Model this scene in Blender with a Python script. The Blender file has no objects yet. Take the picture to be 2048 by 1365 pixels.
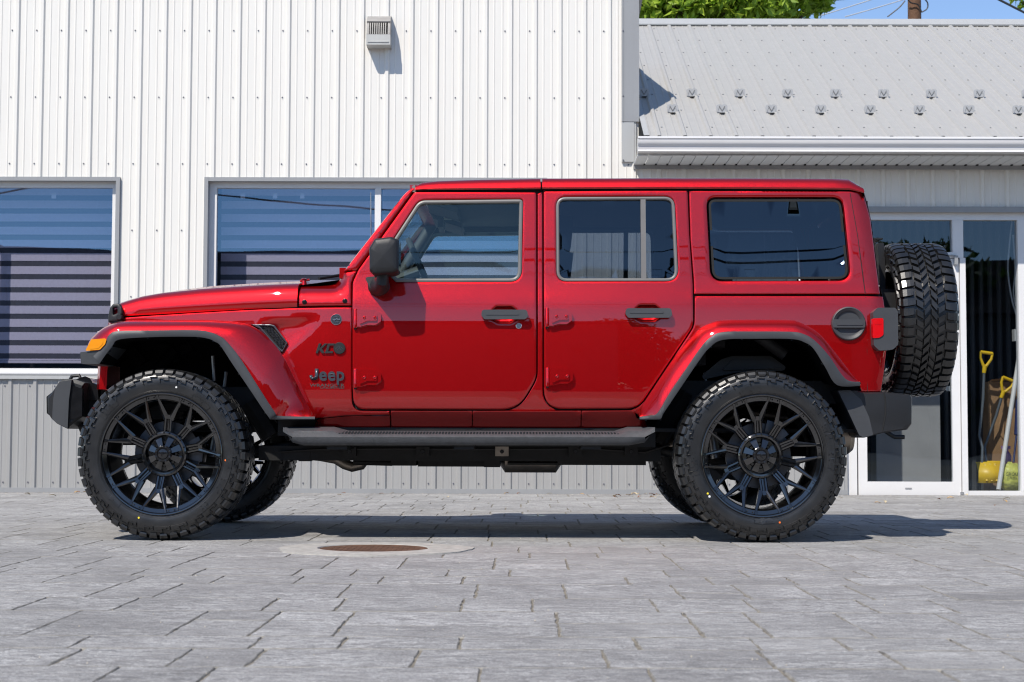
import bpy, bmesh, math, random
import numpy as np
from mathutils import Vector, Matrix
from mathutils.geometry import delaunay_2d_cdt

random.seed(7)
rng = np.random.default_rng(7)
scene = bpy.context.scene
C = scene.collection
R = math.radians

# ------------------------------------------------------------------ camera
FPX = 3280.0                      # focal length in pixels of a 2048 px wide picture
CAM = Vector((0.0, -8.2, 0.525))
YAW, PITCH, ROLL = 18.0 / FPX, math.atan(190.0 / FPX), R(0.17)
fw = Vector((-math.sin(YAW) * math.cos(PITCH), math.cos(YAW) * math.cos(PITCH), math.sin(PITCH)))
r0 = fw.cross(Vector((0, 0, 1))).normalized()
u0 = r0.cross(fw).normalized()
rt = r0 * math.cos(ROLL) + u0 * math.sin(ROLL)
up = u0 * math.cos(ROLL) - r0 * math.sin(ROLL)
cd = bpy.data.cameras.new('camera')
cam = bpy.data.objects.new('camera', cd)
C.objects.link(cam)
M = Matrix((rt, up, -fw)).transposed().to_4x4()
M.translation = CAM
cam.matrix_world = M
cd.sensor_width = 36.0
cd.lens = FPX * 36.0 / 2048.0
cd.clip_start = 0.1
cd.clip_end = 1500
cd.dof.use_dof = True
cd.dof.focus_distance = 8.45
cd.dof.aperture_fstop = 8.0
scene.camera = cam

# ------------------------------------------------------------------ sky, sun, exposure
SUN_TO = Vector((0.42, 0.72, -1.0)).normalized()     # the way the light travels
SUN_EL = math.asin(-SUN_TO.z)
SUN_AZ = math.atan2(-SUN_TO.x, -SUN_TO.y)            # from +Y towards +X
w = bpy.data.worlds.new('World')
scene.world = w
w.use_nodes = True
nt = w.node_tree
bg = nt.nodes['Background']
sky = nt.nodes.new('ShaderNodeTexSky')
sky.sky_type = 'NISHITA'
sky.sun_disc = False
sky.sun_elevation = SUN_EL
sky.sun_rotation = SUN_AZ
sky.air_density = 1.0
sky.dust_density = 0.1
sky.altitude = 2600
sky.ozone_density = 2.0
nt.links.new(sky.outputs[0], bg.inputs[0])
bg.inputs[1].default_value = 0.15
sl = bpy.data.lights.new('sun', 'SUN')
sl.energy = 4.4
sl.angle = R(0.53)
sl.color = (1.0, 0.935, 0.845)
so = bpy.data.objects.new('sun', sl)
C.objects.link(so)
so.rotation_euler = SUN_TO.to_track_quat('-Z', 'Y').to_euler()
scene.view_settings.view_transform = 'Standard'
scene.view_settings.look = 'None'
scene.view_settings.gamma = 1.0
scene.view_settings.exposure = 0.30
scene.cycles.pixel_filter_type = 'BLACKMAN_HARRIS'
scene.cycles.filter_width = 1.15
scene.cycles.max_bounces = 8
scene.cycles.transparent_max_bounces = 24
scene.cycles.sample_clamp_indirect = 6.0

# ------------------------------------------------------------------ helpers
def P(px, py, Y):
    """Pixel of the 2048x1365 picture -> (X, Z) on the plane at depth Y."""
    d = fw + rt * ((px - 1024.0) / FPX) + up * ((682.5 - py) / FPX)
    t = (Y - CAM.y) / d.y
    return (CAM.x + d.x * t, CAM.z + d.z * t)

def PL(pts, Y):
    return [P(a, b, Y) for a, b in pts]

def fillet(pts, default=0.0, n=6, closed=True):
    """(x, y[, r]) corners -> polyline with rounded corners."""
    out = []
    N = len(pts)
    for i, p in enumerate(pts):
        r = p[2] if len(p) > 2 else default
        b = Vector(p[:2])
        if r <= 0 or (not closed and i in (0, N - 1)):
            out.append((b.x, b.y)); continue
        a = Vector(pts[i - 1][:2]); c = Vector(pts[(i + 1) % N][:2])
        da, dc = (a - b), (c - b)
        la, lc = da.length, dc.length
        da.normalize(); dc.normalize()
        ang = math.acos(max(-1, min(1, da.dot(dc))))
        if ang > 3.1: out.append((b.x, b.y)); continue
        t = min(r / math.tan(ang / 2), la * .49, lc * .49)
        p0, p2 = b + da * t, b + dc * t
        for k in range(n + 1):
            s = k / n
            q = p0 * (1 - s) ** 2 + b * 2 * s * (1 - s) + p2 * s * s
            out.append((q.x, q.y))
    return out

def catmull(pts, n=6, closed=False):
    pts = [np.array(p, float) for p in pts]
    N = len(pts); out = []
    rngs = range(N) if closed else range(N - 1)
    for i in rngs:
        if closed: p0, p1, p2, p3 = pts[i - 1], pts[i], pts[(i + 1) % N], pts[(i + 2) % N]
        else: p0, p1, p2, p3 = pts[max(i - 1, 0)], pts[i], pts[i + 1], pts[min(i + 2, N - 1)]
        for k in range(n):
            t = k / n
            out.append(tuple(.5 * ((2 * p1) + (-p0 + p2) * t + (2 * p0 - 5 * p1 + 4 * p2 - p3) * t * t + (-p0 + 3 * p1 - 3 * p2 + p3) * t ** 3)))
    if not closed: out.append(tuple(pts[-1]))
    return out

def resample(pts, n):
    pts = np.array(pts, float)
    s = np.r_[0, np.cumsum(np.linalg.norm(np.diff(pts, axis=0), axis=1))]
    t = np.linspace(0, s[-1], n)
    return [tuple(np.interp(v, s, pts[:, k]) for k in range(pts.shape[1])) for v in t]

def densify(pts, d):
    out = []
    for i in range(len(pts)):
        a = np.array(pts[i], float); b = np.array(pts[(i + 1) % len(pts)], float)
        L = np.linalg.norm(b - a)
        if L < 1e-6: continue
        k = max(1, int(math.ceil(L / d)))
        for j in range(k): out.append(tuple(a + (b - a) * j / k))
    return out

def area2(p):
    return sum(p[i - 1][0] * p[i][1] - p[i][0] * p[i - 1][1] for i in range(len(p)))

def ccw(p):
    return list(p) if area2(p) > 0 else list(reversed(p))

def in_poly(pts, poly):
    pts = np.asarray(pts, float); x, y = pts[:, 0], pts[:, 1]
    ins = np.zeros(len(pts), bool)
    n = len(poly); j = n - 1
    for i in range(n):
        xi, yi = poly[i]; xj, yj = poly[j]
        c = ((yi > y) != (yj > y)) & (x < (xj - xi) * (y - yi) / ((yj - yi) if abs(yj - yi) > 1e-12 else 1e-12) + xi)
        ins ^= c; j = i
    return ins

def seg_dist(pts, loop):
    pts = np.asarray(pts, float); L = np.asarray(loop, float)
    A = L; Bv = np.roll(L, -1, 0) - L
    bb = (Bv ** 2).sum(1) + 1e-15
    best = np.full(len(pts), 1e9)
    for a, b, q in zip(A, Bv, bb):
        t = np.clip(((pts - a) @ b) / q, 0, 1)
        d = np.linalg.norm(pts - a - t[:, None] * b, axis=1)
        best = np.minimum(best, d)
    return best

def inset(loop, d):
    L = np.asarray(loop, float); n = len(L); out = []
    s = 1 if area2(loop) > 0 else -1
    for i in range(n):
        e1 = L[i] - L[i - 1]; e2 = L[(i + 1) % n] - L[i]
        n1 = np.array((-e1[1], e1[0])) / (np.linalg.norm(e1) + 1e-12); n2 = np.array((-e2[1], e2[0])) / (np.linalg.norm(e2) + 1e-12)
        m = n1 + n2; l = np.linalg.norm(m)
        if l < .3: m = n1
        else: m = m / l; m = m / max(.4, m.dot(n1))
        out.append(tuple(L[i] + s * d * m))
    return out

CY = 0.975          # centre line of the car (Y); near tyre faces lie at Y = 0

class MB:
    """Collects shapes and links them as ONE mesh object."""
    def __init__(s):
        s.bm = bmesh.new(); s.mi = 0
    def v(s, p): return s.bm.verts.new(p)
    def f(s, vs, smooth=True):
        try: fc = s.bm.faces.new(vs)
        except ValueError: return None
        fc.material_index = s.mi; fc.smooth = smooth
        return fc
    def poly(s, pts): return s.f([s.v(p) for p in pts])
    def grid(s, rows, cu=False, cv=False):
        V = [[s.v(p) for p in r] for r in rows]
        n, m = len(V), len(V[0])
        for i in range(n if cu else n - 1):
            for j in range(m if cv else m - 1):
                s.f((V[i][j], V[i][(j + 1) % m], V[(i + 1) % n][(j + 1) % m], V[(i + 1) % n][j]))
        return V
    def box(s, lo, hi, bev=0.0, mat=None, seg=2):
        x0, y0, z0 = lo; x1, y1, z1 = hi
        q = [(x0, y0, z0), (x1, y0, z0), (x1, y1, z0), (x0, y1, z0), (x0, y0, z1), (x1, y0, z1), (x1, y1, z1), (x0, y1, z1)]
        if mat is not None: q = [mat @ Vector(p) for p in q]
        V = [s.v(p) for p in q]
        fs = [s.f([V[i] for i in t]) for t in ((3, 2, 1, 0), (4, 5, 6, 7), (0, 1, 5, 4), (1, 2, 6, 5), (2, 3, 7, 6), (3, 0, 4, 7))]
        if bev: s.bev(fs, bev, seg)
        return s
    def bev(s, fs, w, seg=2):
        es = list({e for f in fs if f for e in f.edges if len(e.link_faces) == 2 and e.calc_face_angle(0) > .3})
        r = bmesh.ops.bevel(s.bm, geom=es, offset=w, segments=seg, profile=.5, affect='EDGES', clamp_overlap=True)
        for f in r['faces']: f.material_index = s.mi; f.smooth = True
    def prism(s, pts, y0, y1, bev=0.0, seg=2, axis='Y', back=True, func=None):
        """Outline in (X, Z), extruded along Y from y0 (seen face) to y1; y may be functions of (x, z)."""
        pts = ccw(pts)
        g0 = y0 if callable(y0) else (lambda a, b: y0)
        g1 = y1 if callable(y1) else (lambda a, b: y1)
        A = [s.v((a, g0(a, b), b)) for a, b in pts]
        B = [s.v((a, g1(a, b), b)) for a, b in pts]
        fs = [s.f(A)]
        if back: fs.append(s.f(list(reversed(B))))
        n = len(pts)
        for i in range(n): fs.append(s.f((A[(i + 1) % n], A[i], B[i], B[(i + 1) % n])))
        if bev: s.bev([fs[0]], bev, seg)
        return s
    def tube(s, pts, r, n=8, cap=True):
        pts = [Vector(p) for p in pts]
        rows = []; prev = None
        for i, p in enumerate(pts):
            d = (pts[min(i + 1, len(pts) - 1)] - pts[max(i - 1, 0)]).normalized()
            if prev is None:
                a = d.orthogonal().normalized()
            else:
                a = (prev - d * prev.dot(d)).normalized()
            prev = a; b = d.cross(a)
            rr = r[i] if isinstance(r, (list, tuple)) else r
            rows.append([p + (a * math.cos(t) + b * math.sin(t)) * rr for t in [2 * math.pi * k / n for k in range(n)]])
        V = s.grid(rows, cv=True)
        if cap:
            s.f(list(reversed(V[0]))); s.f(V[-1])
        return s
    def lathe(s, prof, n=48, axis='Y', c=(0, 0, 0), close=False, a0=0, a1=2 * math.pi):
        """prof: (along axis, radius)."""
        full = abs(a1 - a0 - 2 * math.pi) < 1e-6
        rows = []
        for k in range(n if full else n + 1):
            t = a0 + (a1 - a0) * k / n; ct, st = math.cos(t), math.sin(t); row = []
            for y, r in prof:
                if axis == 'Y': p = (c[0] + r * ct, c[1] + y, c[2] + r * st)
                elif axis == 'X': p = (c[0] + y, c[1] + r * ct, c[2] + r * st)
                else: p = (c[0] + r * ct, c[1] + r * st, c[2] + y)
                row.append(p)
            rows.append(row)
        s.grid(rows, cu=full, cv=close)
        return s
    def disc(s, x, y, z, r, t=.004, n=16, axis='Y', dome=0):
        """A small round stud whose outer face looks to -axis."""
        if axis == 'Y':
            s.lathe([(0, r), (-t, r * .92), (-t - dome, 0.0001)], n, 'Y', (x, y, z))
        else:
            s.lathe([(0, r), (t, r * .92), (t + dome, 0.0001)], n, axis, (x, y, z))
        return s
    def build(s, name, mats, parent=None, mirror=False, sharp=38, weld=True, local=False, recalc=True):
        bm = s.bm
        if weld: bmesh.ops.remove_doubles(bm, verts=bm.verts, dist=2e-5)
        if recalc: bmesh.ops.recalc_face_normals(bm, faces=bm.faces)
        if mirror:
            for v in bm.verts: v.co.y = 2 * CY - v.co.y
            bmesh.ops.reverse_faces(bm, faces=bm.faces)
        if parent is not None and not local:
            off = woff(parent)
            for v in bm.verts: v.co -= off
        a = R(sharp)
        for e in bm.edges:
            if len(e.link_faces) == 2 and e.calc_face_angle(0) > a: e.smooth = False
        me = bpy.data.meshes.new(name)
        bm.to_mesh(me); bm.free()
        for m in (mats if isinstance(mats, (list, tuple)) else [mats]): me.materials.append(m)
        o = bpy.data.objects.new(name, me)
        C.objects.link(o)
        if parent is not None: o.parent = parent
        return o

def woff(o):
    v = Vector((0, 0, 0))
    while o is not None:
        v = v + o.location; o = o.parent
    return v

def tag(o, label=None, cat=None, group=None, kind=None):
    if label: o['label'] = label
    if cat: o['category'] = cat
    if group: o['group'] = group
    if kind: o['kind'] = kind
    return o

def empty(name, loc, parent=None):
    o = bpy.data.objects.new(name, None)
    C.objects.link(o)
    o.empty_display_size = .2
    if parent is not None:
        o.parent = parent; loc = Vector(loc) - woff(parent)
    o.location = loc
    return o

def text_mesh(txt, size=1.0, extrude=0.0, offset=0.0, bevel=0.0, shear=0.0, spacing=1.0, res=3):
    """Letters as bmesh geometry: list of (verts, faces); X right, Y up, Z towards the reader."""
    cu = bpy.data.curves.new('letters', 'FONT')
    cu.body = txt; cu.size = size; cu.extrude = extrude; cu.offset = offset; cu.bevel_depth = bevel
    cu.shear = shear; cu.space_character = spacing; cu.resolution_u = res
    cu.align_x = 'LEFT'
    ob = bpy.data.objects.new('letters', cu)
    C.objects.link(ob)
    dg = bpy.context.evaluated_depsgraph_get()
    dg.update()
    me = bpy.data.meshes.new_from_object(ob.evaluated_get(dg))
    vs = [tuple(v.co) for v in me.vertices]; fs = [tuple(p.vertices) for p in me.polygons]
    bpy.data.objects.remove(ob); bpy.data.curves.remove(cu); bpy.data.meshes.remove(me)
    return vs, fs

def add_mesh(mb, vs, fs, fn):
    V = [mb.v(fn(p)) for p in vs]
    for f in fs: mb.f([V[i] for i in f], smooth=False)

# ------------------------------------------------------------------ materials
def srgb(r, g, b):
    def c(v):
        v /= 255.0
        return v / 12.92 if v <= .04045 else ((v + .055) / 1.055) ** 2.4
    return (c(r), c(g), c(b))

def mat(name, col=(.5, .5, .5), rough=.5, metal=0.0, coat=0.0, coat_rough=.03, spec=.5, noise=None, bump=None, ior=None):
    """noise = (scale, amount, rough_amount): colour and gloss vary a little; bump = (scale, strength, distance)."""
    m = bpy.data.materials.new(name); m.use_nodes = True
    n = m.node_tree; b = n.nodes['Principled BSDF']
    b.inputs['Base Color'].default_value = (*col, 1); b.inputs['Roughness'].default_value = rough
    b.inputs['Metallic'].default_value = metal; b.inputs['Coat Weight'].default_value = coat
    b.inputs['Coat Roughness'].default_value = coat_rough; b.inputs['Specular IOR Level'].default_value = spec
    if ior: b.inputs['IOR'].default_value = ior
    tc = None
    if noise or bump:
        tc = n.nodes.new('ShaderNodeTexCoord')
    if noise:
        t = n.nodes.new('ShaderNodeTexNoise'); t.inputs['Scale'].default_value = noise[0]; t.inputs['Detail'].default_value = 6
        n.links.new(tc.outputs['Object'], t.inputs['Vector'])
        mr = n.nodes.new('ShaderNodeMapRange'); mr.inputs['From Min'].default_value = .25; mr.inputs['From Max'].default_value = .75
        mr.inputs['To Min'].default_value = 1 - noise[1]; mr.inputs['To Max'].default_value = 1 + noise[1]
        n.links.new(t.outputs['Fac'], mr.inputs['Value'])
        mx = n.nodes.new('ShaderNodeVectorMath'); mx.operation = 'SCALE'; mx.inputs[0].default_value = col
        n.links.new(mr.outputs[0], mx.inputs['Scale']); n.links.new(mx.outputs[0], b.inputs['Base Color'])
        if len(noise) > 2:
            m2 = n.nodes.new('ShaderNodeMapRange'); m2.inputs['From Min'].default_value = .25; m2.inputs['From Max'].default_value = .75
            m2.inputs['To Min'].default_value = rough - noise[2]; m2.inputs['To Max'].default_value = rough + noise[2]
            n.links.new(t.outputs['Fac'], m2.inputs['Value']); n.links.new(m2.outputs[0], b.inputs['Roughness'])
    if bump:
        t = n.nodes.new('ShaderNodeTexNoise'); t.inputs['Scale'].default_value = bump[0]; t.inputs['Detail'].default_value = 4
        n.links.new(tc.outputs['Object'], t.inputs['Vector'])
        bp = n.nodes.new('ShaderNodeBump'); bp.inputs['Strength'].default_value = bump[1]; bp.inputs['Distance'].default_value = bump[2]
        n.links.new(t.outputs['Fac'], bp.inputs['Height']); n.links.new(bp.outputs[0], b.inputs['Normal'])
    return m

def glass(name, tint, ior=1.5, rough=0.0, wave=0.0, coat=(1, 1, 1)):
    m = bpy.data.materials.new(name); m.use_nodes = True
    n = m.node_tree; n.nodes.clear()
    out = n.nodes.new('ShaderNodeOutputMaterial')
    tr = n.nodes.new('ShaderNodeBsdfTransparent'); tr.inputs[0].default_value = (*tint, 1)
    gl = n.nodes.new('ShaderNodeBsdfGlossy'); gl.inputs['Roughness'].default_value = rough; gl.inputs[0].default_value = (*coat, 1)
    fr = n.nodes.new('ShaderNodeFresnel'); fr.inputs[0].default_value = ior
    mx = n.nodes.new('ShaderNodeMixShader')
    # the same Fresnel share from either side of the sheet
    geo = n.nodes.new('ShaderNodeNewGeometry')
    mm = n.nodes.new('ShaderNodeMix'); mm.data_type = 'FLOAT'
    mm.inputs[2].default_value = ior; mm.inputs[3].default_value = 1 / ior
    n.links.new(geo.outputs['Backfacing'], mm.inputs[0]); n.links.new(mm.outputs[0], fr.inputs[0])
    if wave:
        tc = n.nodes.new('ShaderNodeTexCoord'); tx = n.nodes.new('ShaderNodeTexNoise'); tx.inputs['Scale'].default_value = 1.3; tx.inputs['Detail'].default_value = 1
        bp = n.nodes.new('ShaderNodeBump'); bp.inputs['Strength'].default_value = 1.0; bp.inputs['Distance'].default_value = wave
        n.links.new(tc.outputs['Object'], tx.inputs['Vector']); n.links.new(tx.outputs['Fac'], bp.inputs['Height']); n.links.new(bp.outputs[0], gl.inputs['Normal'])
    n.links.new(fr.outputs[0], mx.inputs[0]); n.links.new(tr.outputs[0], mx.inputs[1]); n.links.new(gl.outputs[0], mx.inputs[2])
    n.links.new(mx.outputs[0], out.inputs[0])
    return m

def paint_mat():
    m = mat('red_metallic_paint', (.455, .0050, .0065), .42, .88, 1.0, .012, spec=.0)
    n = m.node_tree; b = n.nodes['Principled BSDF']
    tc = n.nodes.new('ShaderNodeTexCoord')
    vo = n.nodes.new('ShaderNodeTexVoronoi'); vo.inputs['Scale'].default_value = 900
    n.links.new(tc.outputs['Object'], vo.inputs['Vector'])
    # flakes: each cell of the base coat is tipped its own way and is a shade brighter or darker
    sub = n.nodes.new('ShaderNodeVectorMath'); sub.operation = 'SUBTRACT'; sub.inputs[1].default_value = (.5, .5, .5)
    sc_ = n.nodes.new('ShaderNodeVectorMath'); sc_.operation = 'SCALE'; sc_.inputs['Scale'].default_value = .22
    ad = n.nodes.new('ShaderNodeVectorMath'); ad.operation = 'ADD'
    nm = n.nodes.new('ShaderNodeVectorMath'); nm.operation = 'NORMALIZE'
    geo = n.nodes.new('ShaderNodeNewGeometry')
    n.links.new(vo.outputs['Color'], sub.inputs[0]); n.links.new(sub.outputs[0], sc_.inputs[0]); n.links.new(sc_.outputs[0], ad.inputs[0])
    n.links.new(geo.outputs['Normal'], ad.inputs[1]); n.links.new(ad.outputs[0], nm.inputs[0]); n.links.new(nm.outputs[0], b.inputs['Normal'])
    b.inputs['Coat IOR'].default_value = 1.62
    return m

RED = paint_mat()
BLACKP = mat('black_textured_plastic', (.0135, .014, .0155), .46, spec=.45, bump=(420, .35, .002), noise=(9, .12))
GREYP = mat('grey_moulded_plastic', (.042, .045, .050), .5, spec=.5, bump=(500, .3, .002), noise=(6, .1, .05))
BOARD = mat('grained_step_plastic', (.050, .053, .058), .6, spec=.4, bump=(260, .6, .004), noise=(40, .2))
GLOSSB = mat('gloss_black', (.008, .008, .009), .16, coat=.6, coat_rough=.05, noise=(20, .2, .04))
RIMB = mat('satin_black_alloy', (.0040, .0040, .0043), .10, 0, spec=.5, ior=1.92, noise=(30, .15, .04))
RUBBER = mat('tyre_rubber', (.0110, .0110, .0112), .38, 0, .22, .16, spec=.6, bump=(160, .2, .0015), noise=(14, .3, .08))
DARK = mat('dark_liner', (.004, .004, .0045), .7, spec=.05, bump=(90, .3, .003), noise=(7, .3))
CHASSIS = mat('chassis_black', (.015, .015, .0155), .5, spec=.25, bump=(70, .3, .003), noise=(10, .35, .1))
STEEL = mat('bare_steel', (.42, .41, .40), .34, .9, noise=(18, .2, .08))
EXH = mat('exhaust_steel', (.30, .26, .22), .42, .85, noise=(9, .3, .1))
ALU = mat('brake_metal', (.085, .09, .10), .4, .8, noise=(25, .25, .08))
SEAL = mat('window_seal', (.16, .155, .15), .42, spec=.4, noise=(8, .1))
GAPB = mat('gap_black', (.006, .006, .006), .8)
TRIM = mat('cabin_trim', (.03, .03, .032), .65, bump=(300, .3, .002))
LINER = mat('headliner', (.075, .08, .082), .85, bump=(500, .3, .001))
CLOTH = mat('seat_cloth', (.022, .022, .024), .8, bump=(300, .5, .002))
AMBER = mat('amber_lens', (.85, .30, .012), .14, coat=.8, spec=.6, bump=(120, .25, .002))
REDLENS = mat('red_lens', (.62, .004, .008), .12, coat=.8, spec=.6, bump=(140, .2, .002))
SILVER = mat('bright_metal', (.75, .76, .78), .2, .95)
BADGE = mat('badge_charcoal', (.055, .062, .075), .3, .3, coat=.3)
BADGEF = mat('badge_matt_black', (.010, .010, .010), .5)
DECAL = mat('grey_decal', (.055, .052, .052), .5)
GL_F = glass('clear_window_glass', (.84, .97, .98), 1.66, 0, .0006, (.8, 1.0, .98))
GL_R = glass('dark_window_glass', (.32, .355, .39), 1.72, 0, .0006, (.72, .88, 1.0))
GL_Q = glass('privacy_glass', (.075, .095, .12), 1.80, 0, .0006, (.72, .88, 1.0))
GL_W = glass('windscreen_glass', (.75, .84, .82), 1.55)
ORANGE = mat('orange_mark', (.8, .16, .02), .6)
YELLOWM = mat('yellow_mark', (.8, .62, .03), .6)
WHITEM = mat('white_mark', (.7, .7, .68), .6)
BOLT = mat('black_bolt', (.02, .02, .022), .25, .6)
# ------------------------------------------------------------------ the car: where it stands
ZC = 0.43                                     # wheel centre height = tyre radius
WX_F = P(321.5, 910, 0)[0]
WX_R = P(1525.6, 914, 0)[0]
suv = empty('offroad_suv', ((WX_F + WX_R) / 2, CY, 0))
tag(suv, 'red metallic four door off-road vehicle with lifted black wheels, parked on the grey paving', 'car')

_zs = [.40, .50, .56, .62, .68, .78, .90, 1.0, 1.10, 1.19, 1.235, 1.27, 1.34, 1.55, 1.80, 1.95]
_ys = [.300, .275, .248, .2165, .1990, .1958, .1950, .1965, .2000, .2050, .2110, .2190, .2290, .2490, .2790, .2990]
def smooth_interp(z):
    z = np.asarray(z, float)
    o = np.zeros_like(z)
    for dz, wt in ((-.02, .25), (0, .5), (.02, .25)): o += wt * np.interp(z + dz, _zs, _ys)
    return o
XD = P(704, 600, .2)[0]                       # front edge of the front door
# rear silhouette of the body: (z, x)
_rz, _rx = zip(*sorted([(P(a, b, .45)[1], P(a, b, .45)[0]) for a, b in ((1762, 783), (1772, 693), (1771, 640), (1764, 596), (1760, 586), (1741, 439), (1729, 393), (1719, 370), (1712, 358))]))
def S(x, z):
    """Near side of the body: Y as a function of X and Z."""
    x = np.asarray(x, float); z = np.asarray(z, float)
    y = smooth_interp(z)
    t = np.clip((XD - .10 - x) / 1.3, 0, 1.2)
    y = y + .15 * t ** 1.25
    xs = np.interp(z, _rz, _rx); r = .10
    c = np.clip((x - (xs - r)) / r, 0, .995)
    y = y + r * (1 - np.sqrt(1 - c * c))
    return y
def S1(x, z): return float(S(np.array([x]), np.array([z]))[0])
def PB(px, py, dy=0.0):
    Y = .2
    for _ in range(5):
        x, z = P(px, py, Y); Y = S1(x, z) + dy
    return (x, z)
def PBL(pts, dy=0.0): return [PB(a, b, dy) for a, b in pts]

def panel(name, outer, mats, parent, holes=(), bev=.006, thick=.022, mirror=False, step=.04, surf=S, px=True, back=False, dy=0.0, hole_bev=None, deform=None, dens=.02, backmat=1):
    """A sheet that follows the body side, with rounded edges, holes and a returned rim."""
    if px: outer = PBL(outer, dy); holes = [PBL(h, dy) for h in holes]
    outer = densify(ccw(outer), dens); holes = [densify(ccw(h), dens) for h in holes]
    loops = [outer] + holes
    pts = []; edges = []
    for L in loops:
        k = len(pts); pts += L; edges += [(k + i, k + (i + 1) % len(L)) for i in range(len(L))]
    extra = []
    for li, L in enumerate(loops):
        b = bev if li == 0 or hole_bev is None else hole_bev
        for d in (b * .35, b, b * 2.2):
            extra += inset(L, d if li == 0 else -d)
    xs = [p[0] for p in outer]; zs = [p[1] for p in outer]
    gx = np.arange(min(xs), max(xs), step); gz = np.arange(min(zs), max(zs), step)
    G = np.array([(a + (.5 * step if j % 2 else 0), b) for j, b in enumerate(gz) for a in gx])
    G = G[in_poly(G, outer)] if len(G) else G
    for h in holes:
        if len(G): G = G[~in_poly(G, h)]
    for li, L in enumerate(loops):
        if len(G): G = G[seg_dist(G, L) > step * .55]
    E = np.array(extra)
    ok = in_poly(E, outer)
    for h in holes: ok &= ~in_poly(E, h)
    E = E[ok]
    dd = np.min([seg_dist(E, L) for L in loops], 0)
    E = E[dd > bev * .25]
    allp = [Vector(p) for p in pts] + [Vector(p) for p in E] + [Vector(p) for p in G]
    V, _, F, *_ = delaunay_2d_cdt(allp, edges, [], 0, 1e-6)
    V = np.array([tuple(v) for v in V])
    cen = np.array([V[list(f)].mean(0) for f in F])
    keep = in_poly(cen, outer)
    for h in holes: keep &= ~in_poly(cen, h)
    F = [f for f, k in zip(F, keep) if k]
    do = seg_dist(V, outer); yb = np.zeros(len(V))
    def bv(d, b): 
        d = np.clip(d, 0, b); return b - np.sqrt(np.maximum(0, b * b - (b - d) ** 2))
    yb += bv(do, bev)
    for h in holes: yb = np.maximum(yb, bv(seg_dist(V, h), hole_bev or bev))
    Y = surf(V[:, 0], V[:, 1]) + dy + yb
    if deform is not None: Y = Y + deform(V[:, 0], V[:, 1])
    mb = MB()
    VV = [mb.v((a[0], y, a[1])) for a, y in zip(V, Y)]
    BK = {}
    def bk(i):
        if i not in BK: BK[i] = mb.v((V[i][0], Y[i] - yb[i] + thick, V[i][1]))
        return BK[i]
    cnt = {}
    for f in F:
        if area2([V[i] for i in f]) < 0: f = list(reversed(f))
        mb.f([VV[i] for i in f])
        for i in range(len(f)):
            a, b = f[i], f[(i + 1) % len(f)]
            cnt[(a, b)] = 1
    for (a, b) in list(cnt):
        if (b, a) not in cnt: mb.f((VV[b], VV[a], bk(a), bk(b)))
    if back:
        mb.mi = backmat
        for f in F:
            if area2([V[i] for i in f]) < 0: f = list(reversed(f))
            mb.f([bk(i) for i in reversed(f)])
    mb.bm.normal_update()
    return mb.build(name, mats, parent, mirror, weld=False, recalc=False)

SIDES = (False, True)
def outset(loop, d): return inset(ccw(loop), -d)

# ------------------------------------------------------------------ doors
front_door = fillet([(829, 384.5, 6), (716, 541, 30), (705, 566, 20), (704.5, 770, 10), (707, 819, 34), (1036, 820, 60), (1073, 757, 55), (1073, 385, 5)], n=7)
rear_door = fillet([(1087, 383, 5), (1375.5, 381.5, 5), (1379, 470, 10), (1386, 570, 20), (1387, 652, 40), (1276, 818, 44), (1087.5, 818.5, 40)], n=7)
fw_out = fillet([(838, 401, 26), (1030, 399, 0), (1046, 399, 17), (1043, 564, 24), (792, 565, 6), (776, 549, 10), (780, 490, 10)], n=6)
rw_out = fillet([(1112, 394.5, 20), (1349, 393.5, 22), (1357, 563, 24), (1113, 563.5, 22)], n=6)
def scale_loop(px_loop, d): return inset(px_loop, d)
def handle_hole(cx, cy):
    return fillet([(cx - 25, cy - 9, 5), (cx - 17, cy - 16.5, 6), (cx + 14, cy - 16.5, 6), (cx + 23, cy - 9, 5), (cx + 23, cy + 9, 5), (cx + 13, cy + 16.5, 6), (cx - 14, cy + 16.5, 6), (cx - 25, cy + 9, 5)], n=4)
def door_deform(X0, X1):
    def f(x, z):
        # a slight crown along the door
        t = (x - X0) / (X1 - X0)
        return .006 * (2 * t - 1) ** 2 - .006
    return f

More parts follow.
